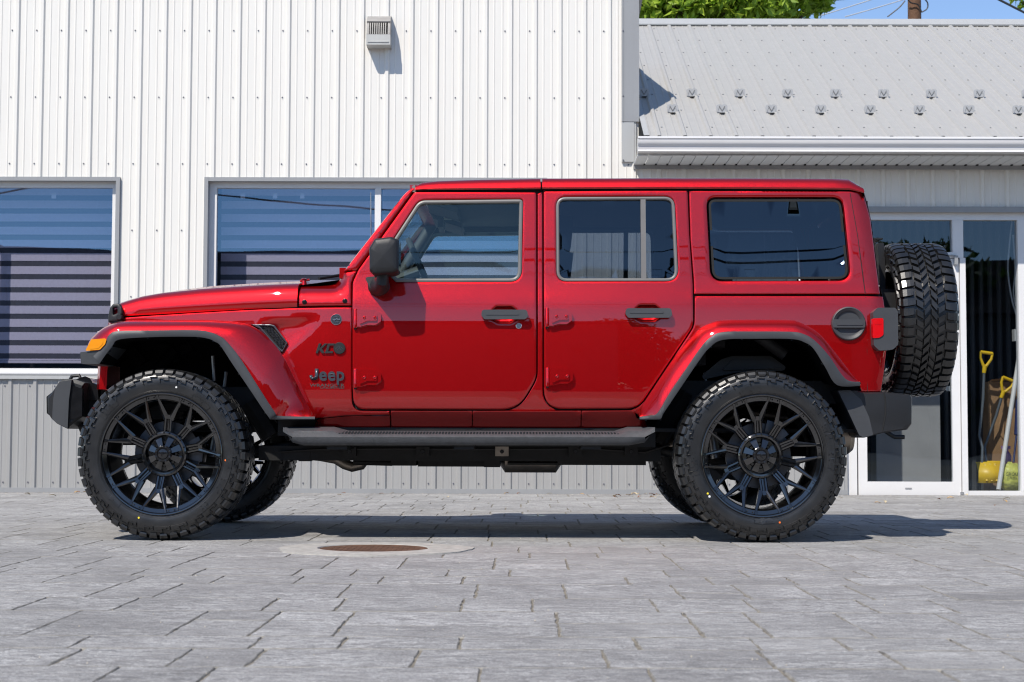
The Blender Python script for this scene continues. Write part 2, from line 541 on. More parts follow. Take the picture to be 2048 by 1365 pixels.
def hinge(px, py, door, m, wid=58):
    mb = MB()
    k = wid / 58.0
    pl = fillet([(px + 9, py), (px + 46 * k, py + 1, 4), (px + 57 * k, py + 8, 6), (px + 57 * k, py + 24, 6), (px + 46 * k, py + 31, 4), (px + 28, py + 31, 6), (px + 16, py + 34.5, 3), (px + 9, py + 34.5)], n=3)
    q = PBL(pl)
    mb.prism(q, lambda a, b: S1(a, b) - .027, lambda a, b: S1(a, b) + .004, .0075, 1)
    inn = fillet([(px + 14, py + 7, 2), (px + 30, py + 10, 4), (px + 49 * k, py + 10, 2), (px + 49 * k, py + 23, 2), (px + 30, py + 23, 4), (px + 14, py + 30, 2)], n=2)
    q = PBL(inn)
    mb.prism(q, lambda a, b: S1(a, b) - .035, lambda a, b: S1(a, b) - .012, .004, 1)
    kx, kz0 = PB(px + 5, py + 36.5); _, kz1 = PB(px + 5, py - 1)
    yk = S1(kx, kz0) - .010
    mb.lathe([(kz0, .0001), (kz0, .0105), (kz0 + .045, .0125), (kz0 + .047, .0115), (kz1 - .006, .0125), (kz1, .010), (kz1, .0001)], 14, 'Z', (kx, yk, 0))
    h = mb.build('hinge', RED, door, m)
    for dx in (24, 45 * k):
        b = MB(); x, z = PB(px + dx, py + 16.5)
        y = S1(x, z) - .035
        b.lathe([(0, .0085), (-.003, .008), (-.0045, .0055), (-.0015, .004), (-.001, .0001)], 12, 'Y', (x, y, z))
        b.build('hinge_bolt', RED, h, m)
    if True:
        pb = MB(); pb.lathe([(kz0 - .008, .0001), (kz0 - .008, .006), (kz0 - .001, .008), (kz0, .0001)], 10, 'Z', (kx, yk, 0))
        pb.build('hinge_pin', BOLT, h, m)

def door_handle(cx, cy, door, m, lock=False):
    # bowl behind the grip
    hh = densify(ccw(PBL(handle_hole(cx, cy))), .02)
    c = np.mean(hh, 0); mb = MB(); rows = []
    for s, d in ((1, .004), (.97, .012), (.88, .024), (.6, .033), (.02, .035)):
        rows.append([(c[0] + (a - c[0]) * s, S1(a, b) + d, c[1] + (b - c[1]) * s) for a, b in hh])
    mb.grid(rows, cv=True)
    o = mb.build('handle_recess', RED, door, m, recalc=False)
    if not m:
        o.data.flip_normals()
    # grip bar
    mb = MB()
    bar = fillet([(cx - 45, cy - 9, 7), (cx + 45, cy - 9, 7), (cx + 47, cy + 4, 6), (cx + 42, cy + 10, 5), (cx - 40, cy + 10, 5), (cx - 46, cy + 3, 6)], n=4)
    q = PBL(bar)
    mb.prism(q, lambda a, b: S1(a, b) - .040, lambda a, b: S1(a, b) - .016, .008, 3)
    for sx in (-36, 37):
        e = fillet([(cx + sx - 7, cy - 8, 4), (cx + sx + 7, cy - 8, 4), (cx + sx + 7, cy + 9, 4), (cx + sx - 7, cy + 9, 4)], n=3)
        mb.prism(PBL(e), lambda a, b: S1(a, b) - .022, lambda a, b: S1(a, b) + .004)
    rb = fillet([(cx - 38, cy - 5, 2), (cx + 29, cy - 4.5, 2), (cx + 29, cy + 1.5, 2), (cx - 38, cy + 1.5, 2)], n=2)
    mb.prism(PBL(rb), lambda a, b: S1(a, b) - .0425, lambda a, b: S1(a, b) - .036, .002, 2)
    mb.build('door_handle', GREYP, door, m)
    # base lip that the grip rests on
    mb = MB(); lip = fillet([(cx - 48, cy - 11, 9), (cx + 49, cy - 11, 9), (cx + 49, cy + 12, 9), (cx - 46, cy + 12, 9)], n=4)
    if lock:
        k = MB(); x, z = PB(1037.5, 652); y = S1(x, z)
        k.lathe([(.002, .016), (-.005, .0155), (-.007, .013), (-.005, .0125), (-.005, .0001)], 24, 'Y', (x, y, z))
        k.box((x - .004, y - .0065, z - .0012), (x + .004, y - .004, z + .0012))
        k.build('lock_cylinder', SILVER, door, m)

def seal_ring(outer_px, w, parent, m, proud=.006, dy=0.0):
    a = ccw(PBL(outer_px)); b = inset(a, w)
    mb = MB(); rows = []
    for i in range(len(a)):
        (x0, z0), (x1, z1) = a[i], b[i]
        y0, y1 = S1(x0, z0), S1(x1, z1)
        xm, zm = (x0 + x1) / 2, (z0 + z1) / 2
        rows.append([(x0, y0 + .004, z0), (x0 * .9 + x1 * .1, y0 - proud * .6, z0 * .9 + z1 * .1), (xm, (y0 + y1) / 2 - proud, zm), (x0 * .15 + x1 * .85, y1 - proud * .5, z0 * .15 + z1 * .85), (x1, y1 + .010, z1), (x1, y1 + .03, z1)])
    mb.grid(rows, cu=True)
    return mb.build('window_seal', SEAL, parent, m)

def sheet(name, loop_px, mats, parent, m, dy, px=True):
    """Flat-ish pane following the body side at an inset."""
    L = ccw(PBL(loop_px)) if px else ccw(loop_px)
    L = densify(L, .03)
    pts = [Vector(p) for p in L]
    xs = [p[0] for p in L]; zs = [p[1] for p in L]
    G = np.array([(a, b) for a in np.arange(min(xs), max(xs), .08) for b in np.arange(min(zs), max(zs), .08)])
    G = G[in_poly(G, L)]; G = G[seg_dist(G, L) > .03]
    V, _, F, *_ = delaunay_2d_cdt(pts + [Vector(g) for g in G], [(i, (i + 1) % len(L)) for i in range(len(L))], [], 0, 1e-6)
    V = np.array([tuple(v) for v in V]); cen = np.array([V[list(f)].mean(0) for f in F]); k = in_poly(cen, L)
    mb = MB(); Y = S(V[:, 0], V[:, 1]) + dy
    VV = [mb.v((a[0], y, a[1])) for a, y in zip(V, Y)]
    for f, kk in zip(F, k):
        if kk:
            if area2([V[i] for i in f]) < 0: f = list(reversed(f))
            mb.f([VV[i] for i in f])
    return mb.build(name, mats, parent, m, weld=False, recalc=False)

for m in SIDES:
    d = panel('door', front_door, [RED, TRIM], suv, [fw_out, handle_hole(1010, 630)], mirror=m, back=True, thick=.05, deform=door_deform(P(704, 600, .2)[0], P(1073, 600, .2)[0]))
    d['label'] = 'front door with the wing mirror in front of its window'
    sheet('window_glass', inset(fw_out, -4) if area2(fw_out) > 0 else inset(fw_out, 4), GL_F, d, m, .016)
    seal_ring(fw_out, .020, d, m)
    hinge(706, 620, d, m); hinge(706, 739.5, d, m)
    door_handle(1009, 630, d, m, True)
    d = panel('door', rear_door, [RED, TRIM], suv, [rw_out, handle_hole(1296, 627)], mirror=m, back=True, thick=.05, deform=door_deform(P(1087, 600, .2)[0], P(1387, 600, .2)[0]))
    d['label'] = 'rear door with a divider bar in its tinted window'
    sheet('window_glass', inset(rw_out, -4) if area2(rw_out) > 0 else inset(rw_out, 4), GL_R, d, m, .016)
    seal_ring(rw_out, .017, d, m)
    mb = MB(); q = PBL([(1281, 398), (1291, 398), (1292.5, 561), (1282.5, 561)])
    mb.prism(q, lambda a, b: S1(a, b) - .003, lambda a, b: S1(a, b) + .03, .003, 2)
    q = PBL([(1285.6, 399), (1286.8, 399), (1288, 560), (1286.8, 560)])
    mb.build('window_divider', SEAL, d, m)
    hinge(1089, 618, d, m, 56); hinge(1090, 737, d, m, 57)
    door_handle(1296, 627, d, m)

# ------------------------------------------------------------------ flares
def flare_lines(front):
    if front:
        A = [(176, 688), (183, 677), (204.5, 658), (230, 646.5), (255, 643), (330, 642), (400, 641.5), (442, 643), (476.5, 646.5), (502, 653), (530, 671), (561.5, 706), (588, 757), (612, 805), (630, 836)]
        B = [(186, 712), (199, 699), (211, 683), (219.5, 669), (238, 662), (310, 661), (391.5, 660.5), (421, 665), (436, 671), (451, 681), (478.6, 714), (513, 768), (549, 824), (559.5, 832), (630, 833.5)]
        Cc = [(199, 728), (207, 716), (218, 701), (225, 692), (240, 679), (310, 674.5), (387, 674), (417, 678), (430, 684), (441, 692), (464, 727), (500, 780), (536, 833), (549, 839.5), (630, 840)]
    else:
        A = [(1276, 832), (1281, 818), (1315, 766), (1352, 712), (1383, 677), (1399, 659), (1423, 647.5), (1447, 642.5), (1510, 641.5), (1572, 642), (1596, 645), (1626, 660), (1648, 679), (1683, 722), (1720, 770)]
        B = [(1279, 833.5), (1300, 831), (1315, 826), (1340, 785), (1372, 738), (1401, 696), (1421, 674.5), (1446, 664.5), (1512, 663.5), (1580.6, 664), (1606, 668), (1629, 681), (1658, 712), (1691, 758), (1720, 764)]
        Cc = [(1279, 840), (1302, 839.5), (1321, 838), (1329, 824), (1364, 772), (1398, 722), (1418, 697), (1446, 680), (1514, 678), (1584, 678.5), (1611, 686), (1628, 699), (1650, 734), (1674, 770.5), (1720, 772.5)]
    return A, B, Cc
def make_flare(front, m):
    A, B, Cc = flare_lines(front)
    n = 5
    a, b, c = (catmull(L, n) for L in (A, B, Cc))
    YA, YB, YC = .125, .045, .040
    mb = MB(); rows = []; rows2 = []
    N = len(a)
    for i in range(N):
        t = i / (N - 1)
        pj = PB(*a[i]); yj = S1(*pj)
        # where the flare meets the body at its ends it sinks back
        e = 0.0
        if front: e = max(0, min(1, (t - .80) / .2))
        else: e = max(0, 1 - t / .16) if t < .16 else max(0, (t - .86) / .14)
        ya = YA + (yj - .022 - YA) * e * .9; yb = YB + .05 * e; yc = YC + .05 * e
        xa, za = P(a[i][0], a[i][1], ya); xb, zb = P(b[i][0], b[i][1], yb); xc, zc = P(c[i][0], c[i][1], yc)
        xm, zm = xa * .55 + xb * .45, za * .55 + zb * .45
        row = [(pj[0], yj + .02, pj[1] + .004), (xa * .5 + pj[0] * .5, ya * .45 + yj * .55, za * .5 + pj[1] * .5 + .004), (xa, ya, za), (xa * .8 + xb * .2, ya * .72 + yb * .28 - .006, za * .8 + zb * .2), (xm, ya * .40 + yb * .60 - .011, zm), (xa * .2 + xb * .8, ya * .14 + yb * .86 - .008, za * .2 + zb * .8), (xb, yb, zb), (xb, yb + .015, zb)]
        rows.append(row)
        rows2.append([(xb, yb + .012, zb), (xb, yb - .001, zb), (xb * .88 + xc * .12, yb * .88 + yc * .12 - .005, zb * .88 + zc * .12), (xb * .3 + xc * .7, yb * .3 + yc * .7 - .005, zb * .3 + zc * .7), (xc, yc, zc), (xc, yc + .035, zc), (xc, .34 if front else .24, zc + .004)])
    mb.grid(rows)
    fl = mb.build('fender_flare', RED, suv, m, sharp=50)
    mb = MB(); mb.grid([r[:5] for r in rows2]); mb.mi = 1; mb.grid([r[4:] for r in rows2]); mb.mi = 0
    if front:
        blk = fillet([(161, 705, 2), (176, 703.5), (200, 701), (213, 689), (226, 694), (207, 716), (198, 728.5, 3), (163, 728.5, 3)], n=2)
        mb.prism(PL(blk, .05), .042, .335, .004, 2)
    tr = mb.build('flare_trim', [GREYP, DARK], fl, m)
    # clip heads along the lip
    for k in range(3, N - 6, 7):
        x, y, z = rows2[k][4]
        mb = MB(); mb.disc(x, y + .012, z - .002, .006, .004, 8)
        mb.build('clip', BOLT, tr, m)
    # wheel well behind
    mb = MB(); rr = []
    for i in range(N):
        xc, zc = P(c[i][0], c[i][1], .1)
        rr.append([(xc, .20, zc + .006), (xc, .45, zc + .02), (xc, .62, zc + .02)])
    mb.grid(rr)
    base = min(r[0][2] for r in rr)
    mb.f([mb.v(r[2]) for r in rr])
    w_ = mb.build('wheel_well', DARK, suv, m)
    return fl

for m in SIDES:
    make_flare(True, m); make_flare(False, m)

# amber marker on the front flare
for m in SIDES:
    mb = MB()
    q = PL(fillet([(183.5, 679.5, 3), (211, 677.5, 3), (214, 680, 3), (211, 689.5, 4), (200.5, 700.2, 4), (171.5, 702.5, 2)], n=3), .045)
    mb.prism(q, .034, .11, .005, 3)
    o = mb.build('marker_light', AMBER, suv, m)
    mb = MB(); q = PL(fillet([(186, 684, 2), (207, 682.5, 2), (205, 689, 2), (197, 697, 2), (180, 699, 1)], n=2), .034)
    mb.prism(q, .0325, .036, .001, 1)
    mb.build('lens_facet', AMBER, o, m)

# ------------------------------------------------------------------ body side panels
roof_y = lambda x: 383.0
_o = outset(front_door, 2.3); _o2 = outset(rear_door, 2.3)
_fd = sorted([p for p in _o if p[0] > 1075], key=lambda p: p[1]) + sorted([p for p in _o if p[0] <= 1075 and p[1] > 700 and p[0] > 1015], key=lambda p: -p[0])
_rd = sorted([p for p in _o2 if p[0] < 1112 and p[1] < 790], key=lambda p: p[1]) + sorted([p for p in _o2 if p[0] < 1112 and p[1] >= 790], key=lambda p: p[0])
PILLAR = [p for p in _fd if p[1] < 821.3] + [(1016, 821.3), (1112, 821.3)] + [p for p in reversed(_rd) if p[1] < 821.2]
_qd = [p for p in _o2 if p[0] > 1262 and p[1] > 592]
QEDGE = [(1279, 832), (1262, 821)] + sorted([p for p in _qd if p[1] < 821], key=lambda p: -p[1])
fA, fB, fC = flare_lines(True); rA, rB, rC = flare_lines(False)
f_arch = catmull(fB, 4); r_arch = catmull(rB, 4)
f_arch = [p for p in f_arch if p[0] > 232]
def fender_deform(x, z):
    # scallop behind the vent: a dent that opens forward, with a crease above it
    out = np.zeros_like(x)
    a = P(640, 632, .2); b = P(500, 650, .2)
    for i in range(len(x)):
        X, Z = x[i], z[i]
        # local pixel-like coordinates in metres from the crease tip, crease runs forward and down
        u = (a[0] - X); v = (a[1] - u * .145) - Z
        if u > 0:
            lim = .035 + u * .78
            if 0 < v < lim:
                d = min(1, u / .22)
                out[i] = .020 * d * min(1, v / .018) * (1 - (v / lim) ** 2) if v < lim else 0
    return out
fender_side = [(240, 636.5), (300, 632.0), (400, 625.8), (500, 620.3), (594, 616.7), (703.2, 615.2), (703.2, 780)] + \
    fillet([(703.2, 780), (704.5, 822, 42), (779, 822.5)], closed=False, n=6)[1:] + [(779, 830), (690, 832), (632, 838)] + list(reversed([p for p in f_arch if p[0] < 629]))
for m in SIDES:
    panel('fender_side', fender_side, RED, suv, mirror=m, deform=fender_deform, step=.022, bev=.004)
    cowl = [(596.8, 613.3), (596.8, 571)] + catmull([(597, 568.5), (650, 567), (664, 564), (676, 558), (686, 546)], 4) + [(714, 541.5), (703.2, 566), (702.6, 612.0)]
    cowl_o = panel('cowl_side', cowl, RED, suv, mirror=m, bev=.010, step=.03, thick=.04,
          deform=lambda x, z: .09 * np.clip((z - P(620, 597, .2)[1]) / .075, 0, 1) ** 2.2 * np.clip((P(690, 600, .2)[0] - x) / .06, 0, 1))
    for bx, by in ((609, 604.5), (689.8, 602.5)):
        x, z = PB(bx, by); y = S1(x, z)
        mb = MB(); mb.lathe([(.002, .013), (-.004, .0125), (-.005, .009), (-.009, .006), (-.009, .0001)], 16, 'Y', (x, y, z))
        mb.build('bolt', BOLT, cowl_o, m)
    # rocker sill with its seams
    for a, b in ((632, 779.5), (781.5, 944), (945.2, 1162), (1163.2, 1290)):
        top = 821.8
        q = [(a, top if a > 700 else 838.5), (b, top if b < 1270 else 836), (b + (0 if b < 1270 else 4), 860), (a, 860)]
        if a < 700: q = [(632, 838.5), (690, 833), (779.5, 831.5), (779.5, 860), (625, 860)]
        if b > 1270: q = [(1163.2, top), (1268, top - 1), (1274, 836), (1290, 841), (1300, 860), (1163.2, 860)]
        panel('rocker_panel', q, RED, suv, mirror=m, bev=.003, step=.05,
              deform=lambda x, z: .035 * np.clip((P(900, 829, .22)[1] - z) / .012, 0, 1) * np.clip((P(900, 829, .22)[1] - z) / .08 + .35, 0, 1))
    # pillar between the doors, and the door frames' dark backing
    panel('door_pillar', PILLAR, RED, suv, mirror=m, bev=.003, dy=.006, step=.05)
    # quarter panel (tub side)
    quarter = [(1389.5, 592.3), (1733, 592.3), (1766, 594), (1771, 630), (1773, 700), (1767, 752), (1762, 784), (1722, 784), (1719, 768)] + \
        list(reversed([p for p in r_arch if 1316 < p[0] < 1712])) + QEDGE
    panel('quarter_panel', quarter, RED, suv, mirror=m, step=.035, bev=.004)
    # hardtop side with its window
    hw = fillet([(1417, 399, 14), (1682, 398.5, 20), (1698, 558, 20), (1425, 559, 22)], n=6)
    hard = [(1378, 382), (1699, 382.5), (1727, 386.5), (1741, 439), (1760, 586), (1760, 588.6), (1733, 588.6), (1388.5, 588.6), (1387.5, 560), (1381, 480)]
    o = panel('hardtop_side', hard, RED, suv, [inset(ccw(hw), -3)], mirror=m, step=.04, bev=.005, hole_bev=.012)
    sheet('window_glass', hw, GL_Q, o, m, .008)
    # thin frit border
    a = ccw(PBL(hw)); b = inset(a, .012); mb = MB()
    mb.grid([[(p[0], S1(*p) + .0065, p[1]), (q[0], S1(*q) + .0065, q[1])] for p, q in zip(a, b)], cu=True)
    mb.build('window_border', GAPB, o, m)
    # body seam at the rear corner
    mb = MB(); pts = []
    for (a, b) in ((1700, 386), (1715, 470), (1730.5, 587)):
        x, z = PB(a, b); pts.append((x, S1(x, z) + .0008, z))
    mb.tube(resample(pts, 8), .0022, 6); mb.build('body_seam', GAPB, o, m)
    mb = MB(); pts = []
    for (a, b) in ((1731, 594), (1734, 690), (1735, 783)):
        x, z = PB(a, b); pts.append((x, S1(x, z) + .001, z))
    mb.tube(resample(pts, 8), .002, 6); mb.build('body_seam', GAPB, suv, m)
    # A pillar / windscreen frame side
    ap = [(687.2, 542.5)] + catmull([(687.2, 542.5), (730, 487), (775, 430), (806, 391), (823, 376)], 4)[1:] + [(829.5, 374.5), (831, 382), (825, 384.5), (716.5, 538.5), (712, 542.5)]
    panel('windscreen_pillar', ap, RED, suv, mirror=m, bev=.012, thick=.07, step=.03)
    # dark backing so the shut lines read black
    mb = MB()
    bk = [(716, 546), (835, 390), (1378, 386), (1388, 640), (1290, 800), (1270, 836), (720, 836), (706, 800)]
    L = ccw(PBL(bk))
    for strip in ([(1060, 386), (1100, 386), (1100, 824), (1060, 824)], [(1366, 384), (1392, 384), (1402, 590), (1402, 660), (1285, 828), (1255, 828), (1374, 650), (1374, 590)],
                  [(692, 560), (718, 552), (718, 800), (740, 826), (692, 826)], [(735, 812), (1260, 812), (1260, 828), (735, 828)],
                  [(590, 606), (710, 606), (710, 622), (590, 622)], [(1384, 580), (1762, 580), (1762, 600), (1384, 600)], [(240, 624), (600, 606), (600, 626), (240, 646)],
                  [(705, 545), (822, 380), (840, 386), (722, 552)]):
        mb.prism(PBL(strip), lambda a, b: S1(a, b) + .024, lambda a, b: S1(a, b) + .028)
    mb.build('shut_line_backing', GAPB, suv, m)

# ------------------------------------------------------------------ hood, grille, windscreen, roof
hx = [(222, 636, 612), (232, 634, 604), (249, 632.5, 598), (279, 630.6, 589), (319, 628.6, 582.5), (399, 624, 575), (498, 618.6, 569.8), (560, 616, 567.5), (594.3, 614.6, 566.8)]
mb = MB(); rows = []
for px_, ye, yt in hx:
    x, ze = PB(px_, ye); zt = P(px_, yt, .42)[1]
    ys = S1(x, ze); h = zt - ze
    prof = [(.002, 0), (-.004, .08), (-.002, .30), (.008, .55), (.030, .76), (.075, .90), (.15, .97), (.24, 1.0), (.30, 1.01)]
    bul = .024 * min(1, max(0, (px_ - 240) / 90))
    row = [(x, ys + dy, ze + h * t) for dy, t in prof]
    row += [(x, ys + .37, ze + h * 1.02 + bul), (x, CY, ze + h * 1.05 + bul * 1.1)]
    row += [(a, 2 * CY - b, c) for a, b, c in reversed(row[:-1])]
    rows.append(row)
rows2 = resample(np.array(rows).reshape(len(rows), -1), 26)
rows2 = [np.array(r).reshape(-1, 3) for r in rows2]
mb.grid(rows2)
# returned edges
for r in (rows2[0], rows2[-1]):
    mb.grid([r, [(p[0], p[1], p[2] - .03) for p in r]])
hood = mb.build('hood', RED, suv)
# grille shell
mb = MB()
gz0 = P(200, 780, .45)[1]; gz1 = P(205, 634, .45)[1]
gx = P(197, 700, .45)[0]
def gsec(y, dx): return [(gx + dx + .085, y, gz1 + .012), (gx + dx + .067, y, gz1 - .002), (gx + dx + .056, y, gz1 - .05), (gx + dx + .012, y, gz0 + .22), (gx + dx + .004, y, gz0), (gx + dx + .05, y, gz0 - .006)]
ysec = [(.335, .07), (.345, .03), (.375, .010), (.45, 0), (.7, -.012), (CY, -.016)]
ysec += [(2 * CY - a, b) for a, b in reversed(ysec[:-1])]
mb.grid([gsec(*q) for q in ysec])
for y0_ in (.337, 2 * CY - .337):
    mb.grid([[(gx + .055, y0_, gz0), (gx + .10, y0_, gz1)], [(gx + .062, y0_, gz0), (gx + .12, y0_, gz1)]])
gr = mb.build('grille', RED, suv)
for i in range(7):
    y = CY + (i - 3) * .105; mb = MB()
    q = fillet([(y - .034, gz1 - .07, .02), (y + .034, gz1 - .07, .02), (y + .034, gz0 + .14, .02), (y - .034, gz0 + .14, .02)], n=4)
    V = [mb.v((gx + .045 * (b - gz0) / (gz1 - gz0) - .018, a, b)) for a, b in q]; mb.f(V)
    V2 = [mb.v((gx + .045 * (b - gz0) / (gz1 - gz0) + .01, a, b)) for a, b in q]
    for k in range(len(q)): mb.f((V[k], V[(k + 1) % len(q)], V2[(k + 1) % len(q)], V2[k]))
    mb.build('grille_slot', GAPB, gr)
for s in (-1, 1):
    mb = MB(); mb.lathe([(0, .088), (-.012, .085), (-.018, .075), (-.022, .05), (-.024, .0001)], 28, 'X', (gx + .004, CY + s * .50, gz1 - .16))
    mb.build('headlight', SILVER, suv)
# windscreen
wb = P(690, 547, .30); wt = P(826, 377, .34)
mb = MB(); mb.grid([[(wb[0] + .03, .27, wb[1]), (wb[0] + .012, CY, wb[1])  , (wb[0] + .03, 2 * CY - .27, wb[1])], [(wt[0] + .03, .33, wt[1]), (wt[0] + .012, CY, wt[1]), (wt[0] + .03, 2 * CY - .33, wt[1])]])
mb.build('windscreen', GL_W, suv)
mb = MB()
for (X, Z, ins) in ((wt[0] + .005, wt[1] - .005, .32), (wb[0] - .005, wb[1] + .005, .26)):
    mb.box((X - .02, ins, Z - .035), (X + .05, 2 * CY - ins, Z + .02), .012)
mb.build('windscreen_header', RED, suv)
# cowl top, wipers
mb = MB(); c0 = P(597, 568, .4); c1 = P(686, 556, .4)
mb.grid([[(c0[0], .30, c0[1] - .02), (c0[0], CY, c0[1] + .012), (c0[0], 2 * CY - .30, c0[1] - .02)], [(c1[0], .30, c1[1] - .02), (c1[0], CY, c1[1] - .01), (c1[0], 2 * CY - .30, c1[1] - .02)]])
mb.build('cowl_grille', BLACKP, suv)
mb = MB(); a = P(640, 563, .5); b = P(686, 549, .5)
mb.tube([(a[0], .45, a[1] + .01), (b[0] - .01, .62, b[1] + .01), (b[0] + .05, 1.05, b[1] + .07)], .008, 8)
mb.tube([(b[0] + .0, .42, b[1] + .0), (b[0] + .05, .85, b[1] + .045)], .007, 8)
mb.build('wiper', BLACKP, suv)
for s in (0,):
    mb = MB(); x, z = P(608, 563, .36)
    mb.lathe([(z - .02, .016), (z + .004, .012), (z + .010, .018), (z + .016, .008), (z + .017, .0001)], 12, 'Z', (x, .36, 0))
    mb.tube([(x - .02, .36, z), (x + .03, .36, z + .008)], .006, 6)
    mb.build('hood_hinge', RED, suv)
mb = MB(); a = P(743, 548, 1.55); b = P(741.5, 388, 1.55)
mb.tube([(a[0], 1.55, a[1] - .1), (b[0], 1.55, b[1])], [.0045, .003], 6); mb.lathe([(b[1], .004), (b[1] + .008, .004), (b[1] + .01, .0001)], 8, 'Z', (b[0], 1.55, 0))
mb.build('antenna', STEEL, suv)

def roof_piece(name, pxs, round_front=False, round_back=False):
    """pxs: (px, py of the lower edge, py of the silhouette)."""
    mb = MB(); rows = []
    for px_, ye, yt in pxs:
        x, ze = PB(px_, ye); ys = S1(min(x, _rx[-1] - .11), ze) - .012
        zt = P(px_, yt, ys + .09)[1]; h = zt - ze
        row = [(x, ys + .03, ze + .003), (x, ys + .004, ze - .0), (x, ys - .002, ze + h * .12), (x, ys + .004, ze + h * .40), (x, ys + .018, ze + h * .68), (x, ys + .045, ze + h * .88), (x, ys + .085, ze + h * .98), (x, ys + .16, ze + h * 1.04), (x, ys + .35, ze + h * 1.12), (x, CY, ze + h * 1.18)]
        row += [(a, 2 * CY - b, c) for a, b, c in reversed(row[:-1])]
        rows.append(row)
    rr = resample(np.array(rows).reshape(len(rows), -1), max(10, len(rows) * 3))
    rr = [np.array(r).reshape(-1, 3) for r in rr]
    mb.grid(rr)
    for r in (rr[0], rr[-1]): mb.grid([r, [(p[0], p[1] * .98 + CY * .02, p[2] - .035) for p in r]])
    ro = mb.build(name, [RED], suv)
    return ro
ro1 = roof_piece('roof_panel', [(831, 381.5, 373), (836, 381.3, 369), (845, 381, 366), (869, 380.5, 363), (952, 380, 360), (1081, 379, 357.5)])
ro1['label'] = 'removable front roof panel above the front door'
ro2 = roof_piece('roof_panel', [(1084.5, 379, 357.2), (1300, 378.3, 356.8), (1500, 378.5, 357), (1694, 380, 358), (1708, 381.5, 361), (1718, 384, 367), (1726, 388, 377)])
ro2['label'] = 'long rear hardtop roof panel with rounded back corner'
mb = MB(); mb.box((P(840, 380, .3)[0], .30, P(840, 384, .3)[1] - .015), (P(1700, 380, .3)[0], 2 * CY - .30, P(840, 384, .3)[1] + .006))
mb.build('headliner', LINER, suv)
for m in SIDES:
    mb = MB()
    mb.prism(PBL([(831, 377), (1700, 375), (1700, 388), (831, 390)]), lambda a, b: S1(a, b) + .020, lambda a, b: S1(a, b) + .05)
    mb.build('roof_gasket', GAPB, suv, m)
    mb = MB(); mb.prism(PBL([(824, 372.5), (829.5, 369.5), (832, 383), (825, 384)]), lambda a, b: S1(a, b) + .004, lambda a, b: S1(a, b) + .06, .004)
    mb.build('roof_seal', SEAL, suv, m)
# rear end: tailgate, hardtop glass
mb = MB()
zz = np.linspace(P(1760, 784, .45)[1], P(1727, 388, .45)[1], 14)
mb.grid([[(float(np.interp(z, _rz, _rx)) - .03, y, z) for y in (.31, .345, .5, CY, 2 * CY - .5, 2 * CY - .345, 2 * CY - .31)] for z in zz])
tg = mb.build('tailgate', RED, suv)
mb = MB()
za, zb = P(1750, 540, .45)[1], P(1735, 410, .45)[1]
mb.grid([[(float(np.interp(z, _rz, _rx)) - .024, y, z) for y in (.42, 1.53)] for z in np.linspace(za, zb, 5)])
mb.build('rear_window', GL_R, tg)
# ------------------------------------------------------------------ wing mirrors
for m in SIDES:
    mb = MB()
    out = fillet([(738.5, 497, 8), (750, 478, 6), (784, 474, 8), (797, 480, 7), (797, 544, 7), (786, 548, 6), (748, 551, 8), (739, 543, 8)], n=4)
    y0, y1 = -.035, .165
    a = ccw(PL(out, 0)); rows = []
    c = np.mean(a, 0)
    for s, y in ((.02, y0 - .004), (.60, y0 - .0025), (.84, y0 + .002), (.93, y0 + .008), (.98, y0 + .022), (1.0, y0 + .050), (1.0, y1 - .03), (.96, y1 - .008), (.85, y1), (.02, y1)):
        rows.append([(c[0] + (p - c[0]) * s, y, c[1] + (q - c[1]) * s) for p, q in a])
    mb.grid(rows, cv=True)
    mr = mb.build('wing_mirror', BLACKP, suv, m, sharp=60)
    mb = MB()
    sx = P(785.5, 510, 0)[0]; z0, z1 = P(786, 541, 0)[1], P(786, 482, 0)[1]
    mb.box((P(794, 500, .0)[0], y0 + .02, z0), (P(798.2, 500, 0)[0], y1 - .03, z1), .004)
    mb.build('mirror_glass', mat('mirror_glass', (.6, .62, .65), .03, 1.0), mr, m)
    mb = MB()
    mb.tube([(P(766, 556, .1)[0], .07, P(766, 546, .1)[1]), (P(766, 556, .1)[0], .07, P(766, 566, .1)[1]), (P(764, 566, .1)[0], .12, P(764, 572, .1)[1]), (P(756, 566, .2)[0], .21, P(756, 572, .2)[1])], [.030, .032, .040, .055], 14)
    foot = fillet([(731, 557, 5), (775, 553, 5), (776, 575, 8), (757, 586, 6), (743, 580, 6)], n=4)
    mb.prism(PBL(foot), lambda a, b: S1(a, b) - .055, lambda a, b: S1(a, b) + .004, .02, 3)
    mb.build('mirror_arm', BLACKP, mr, m)
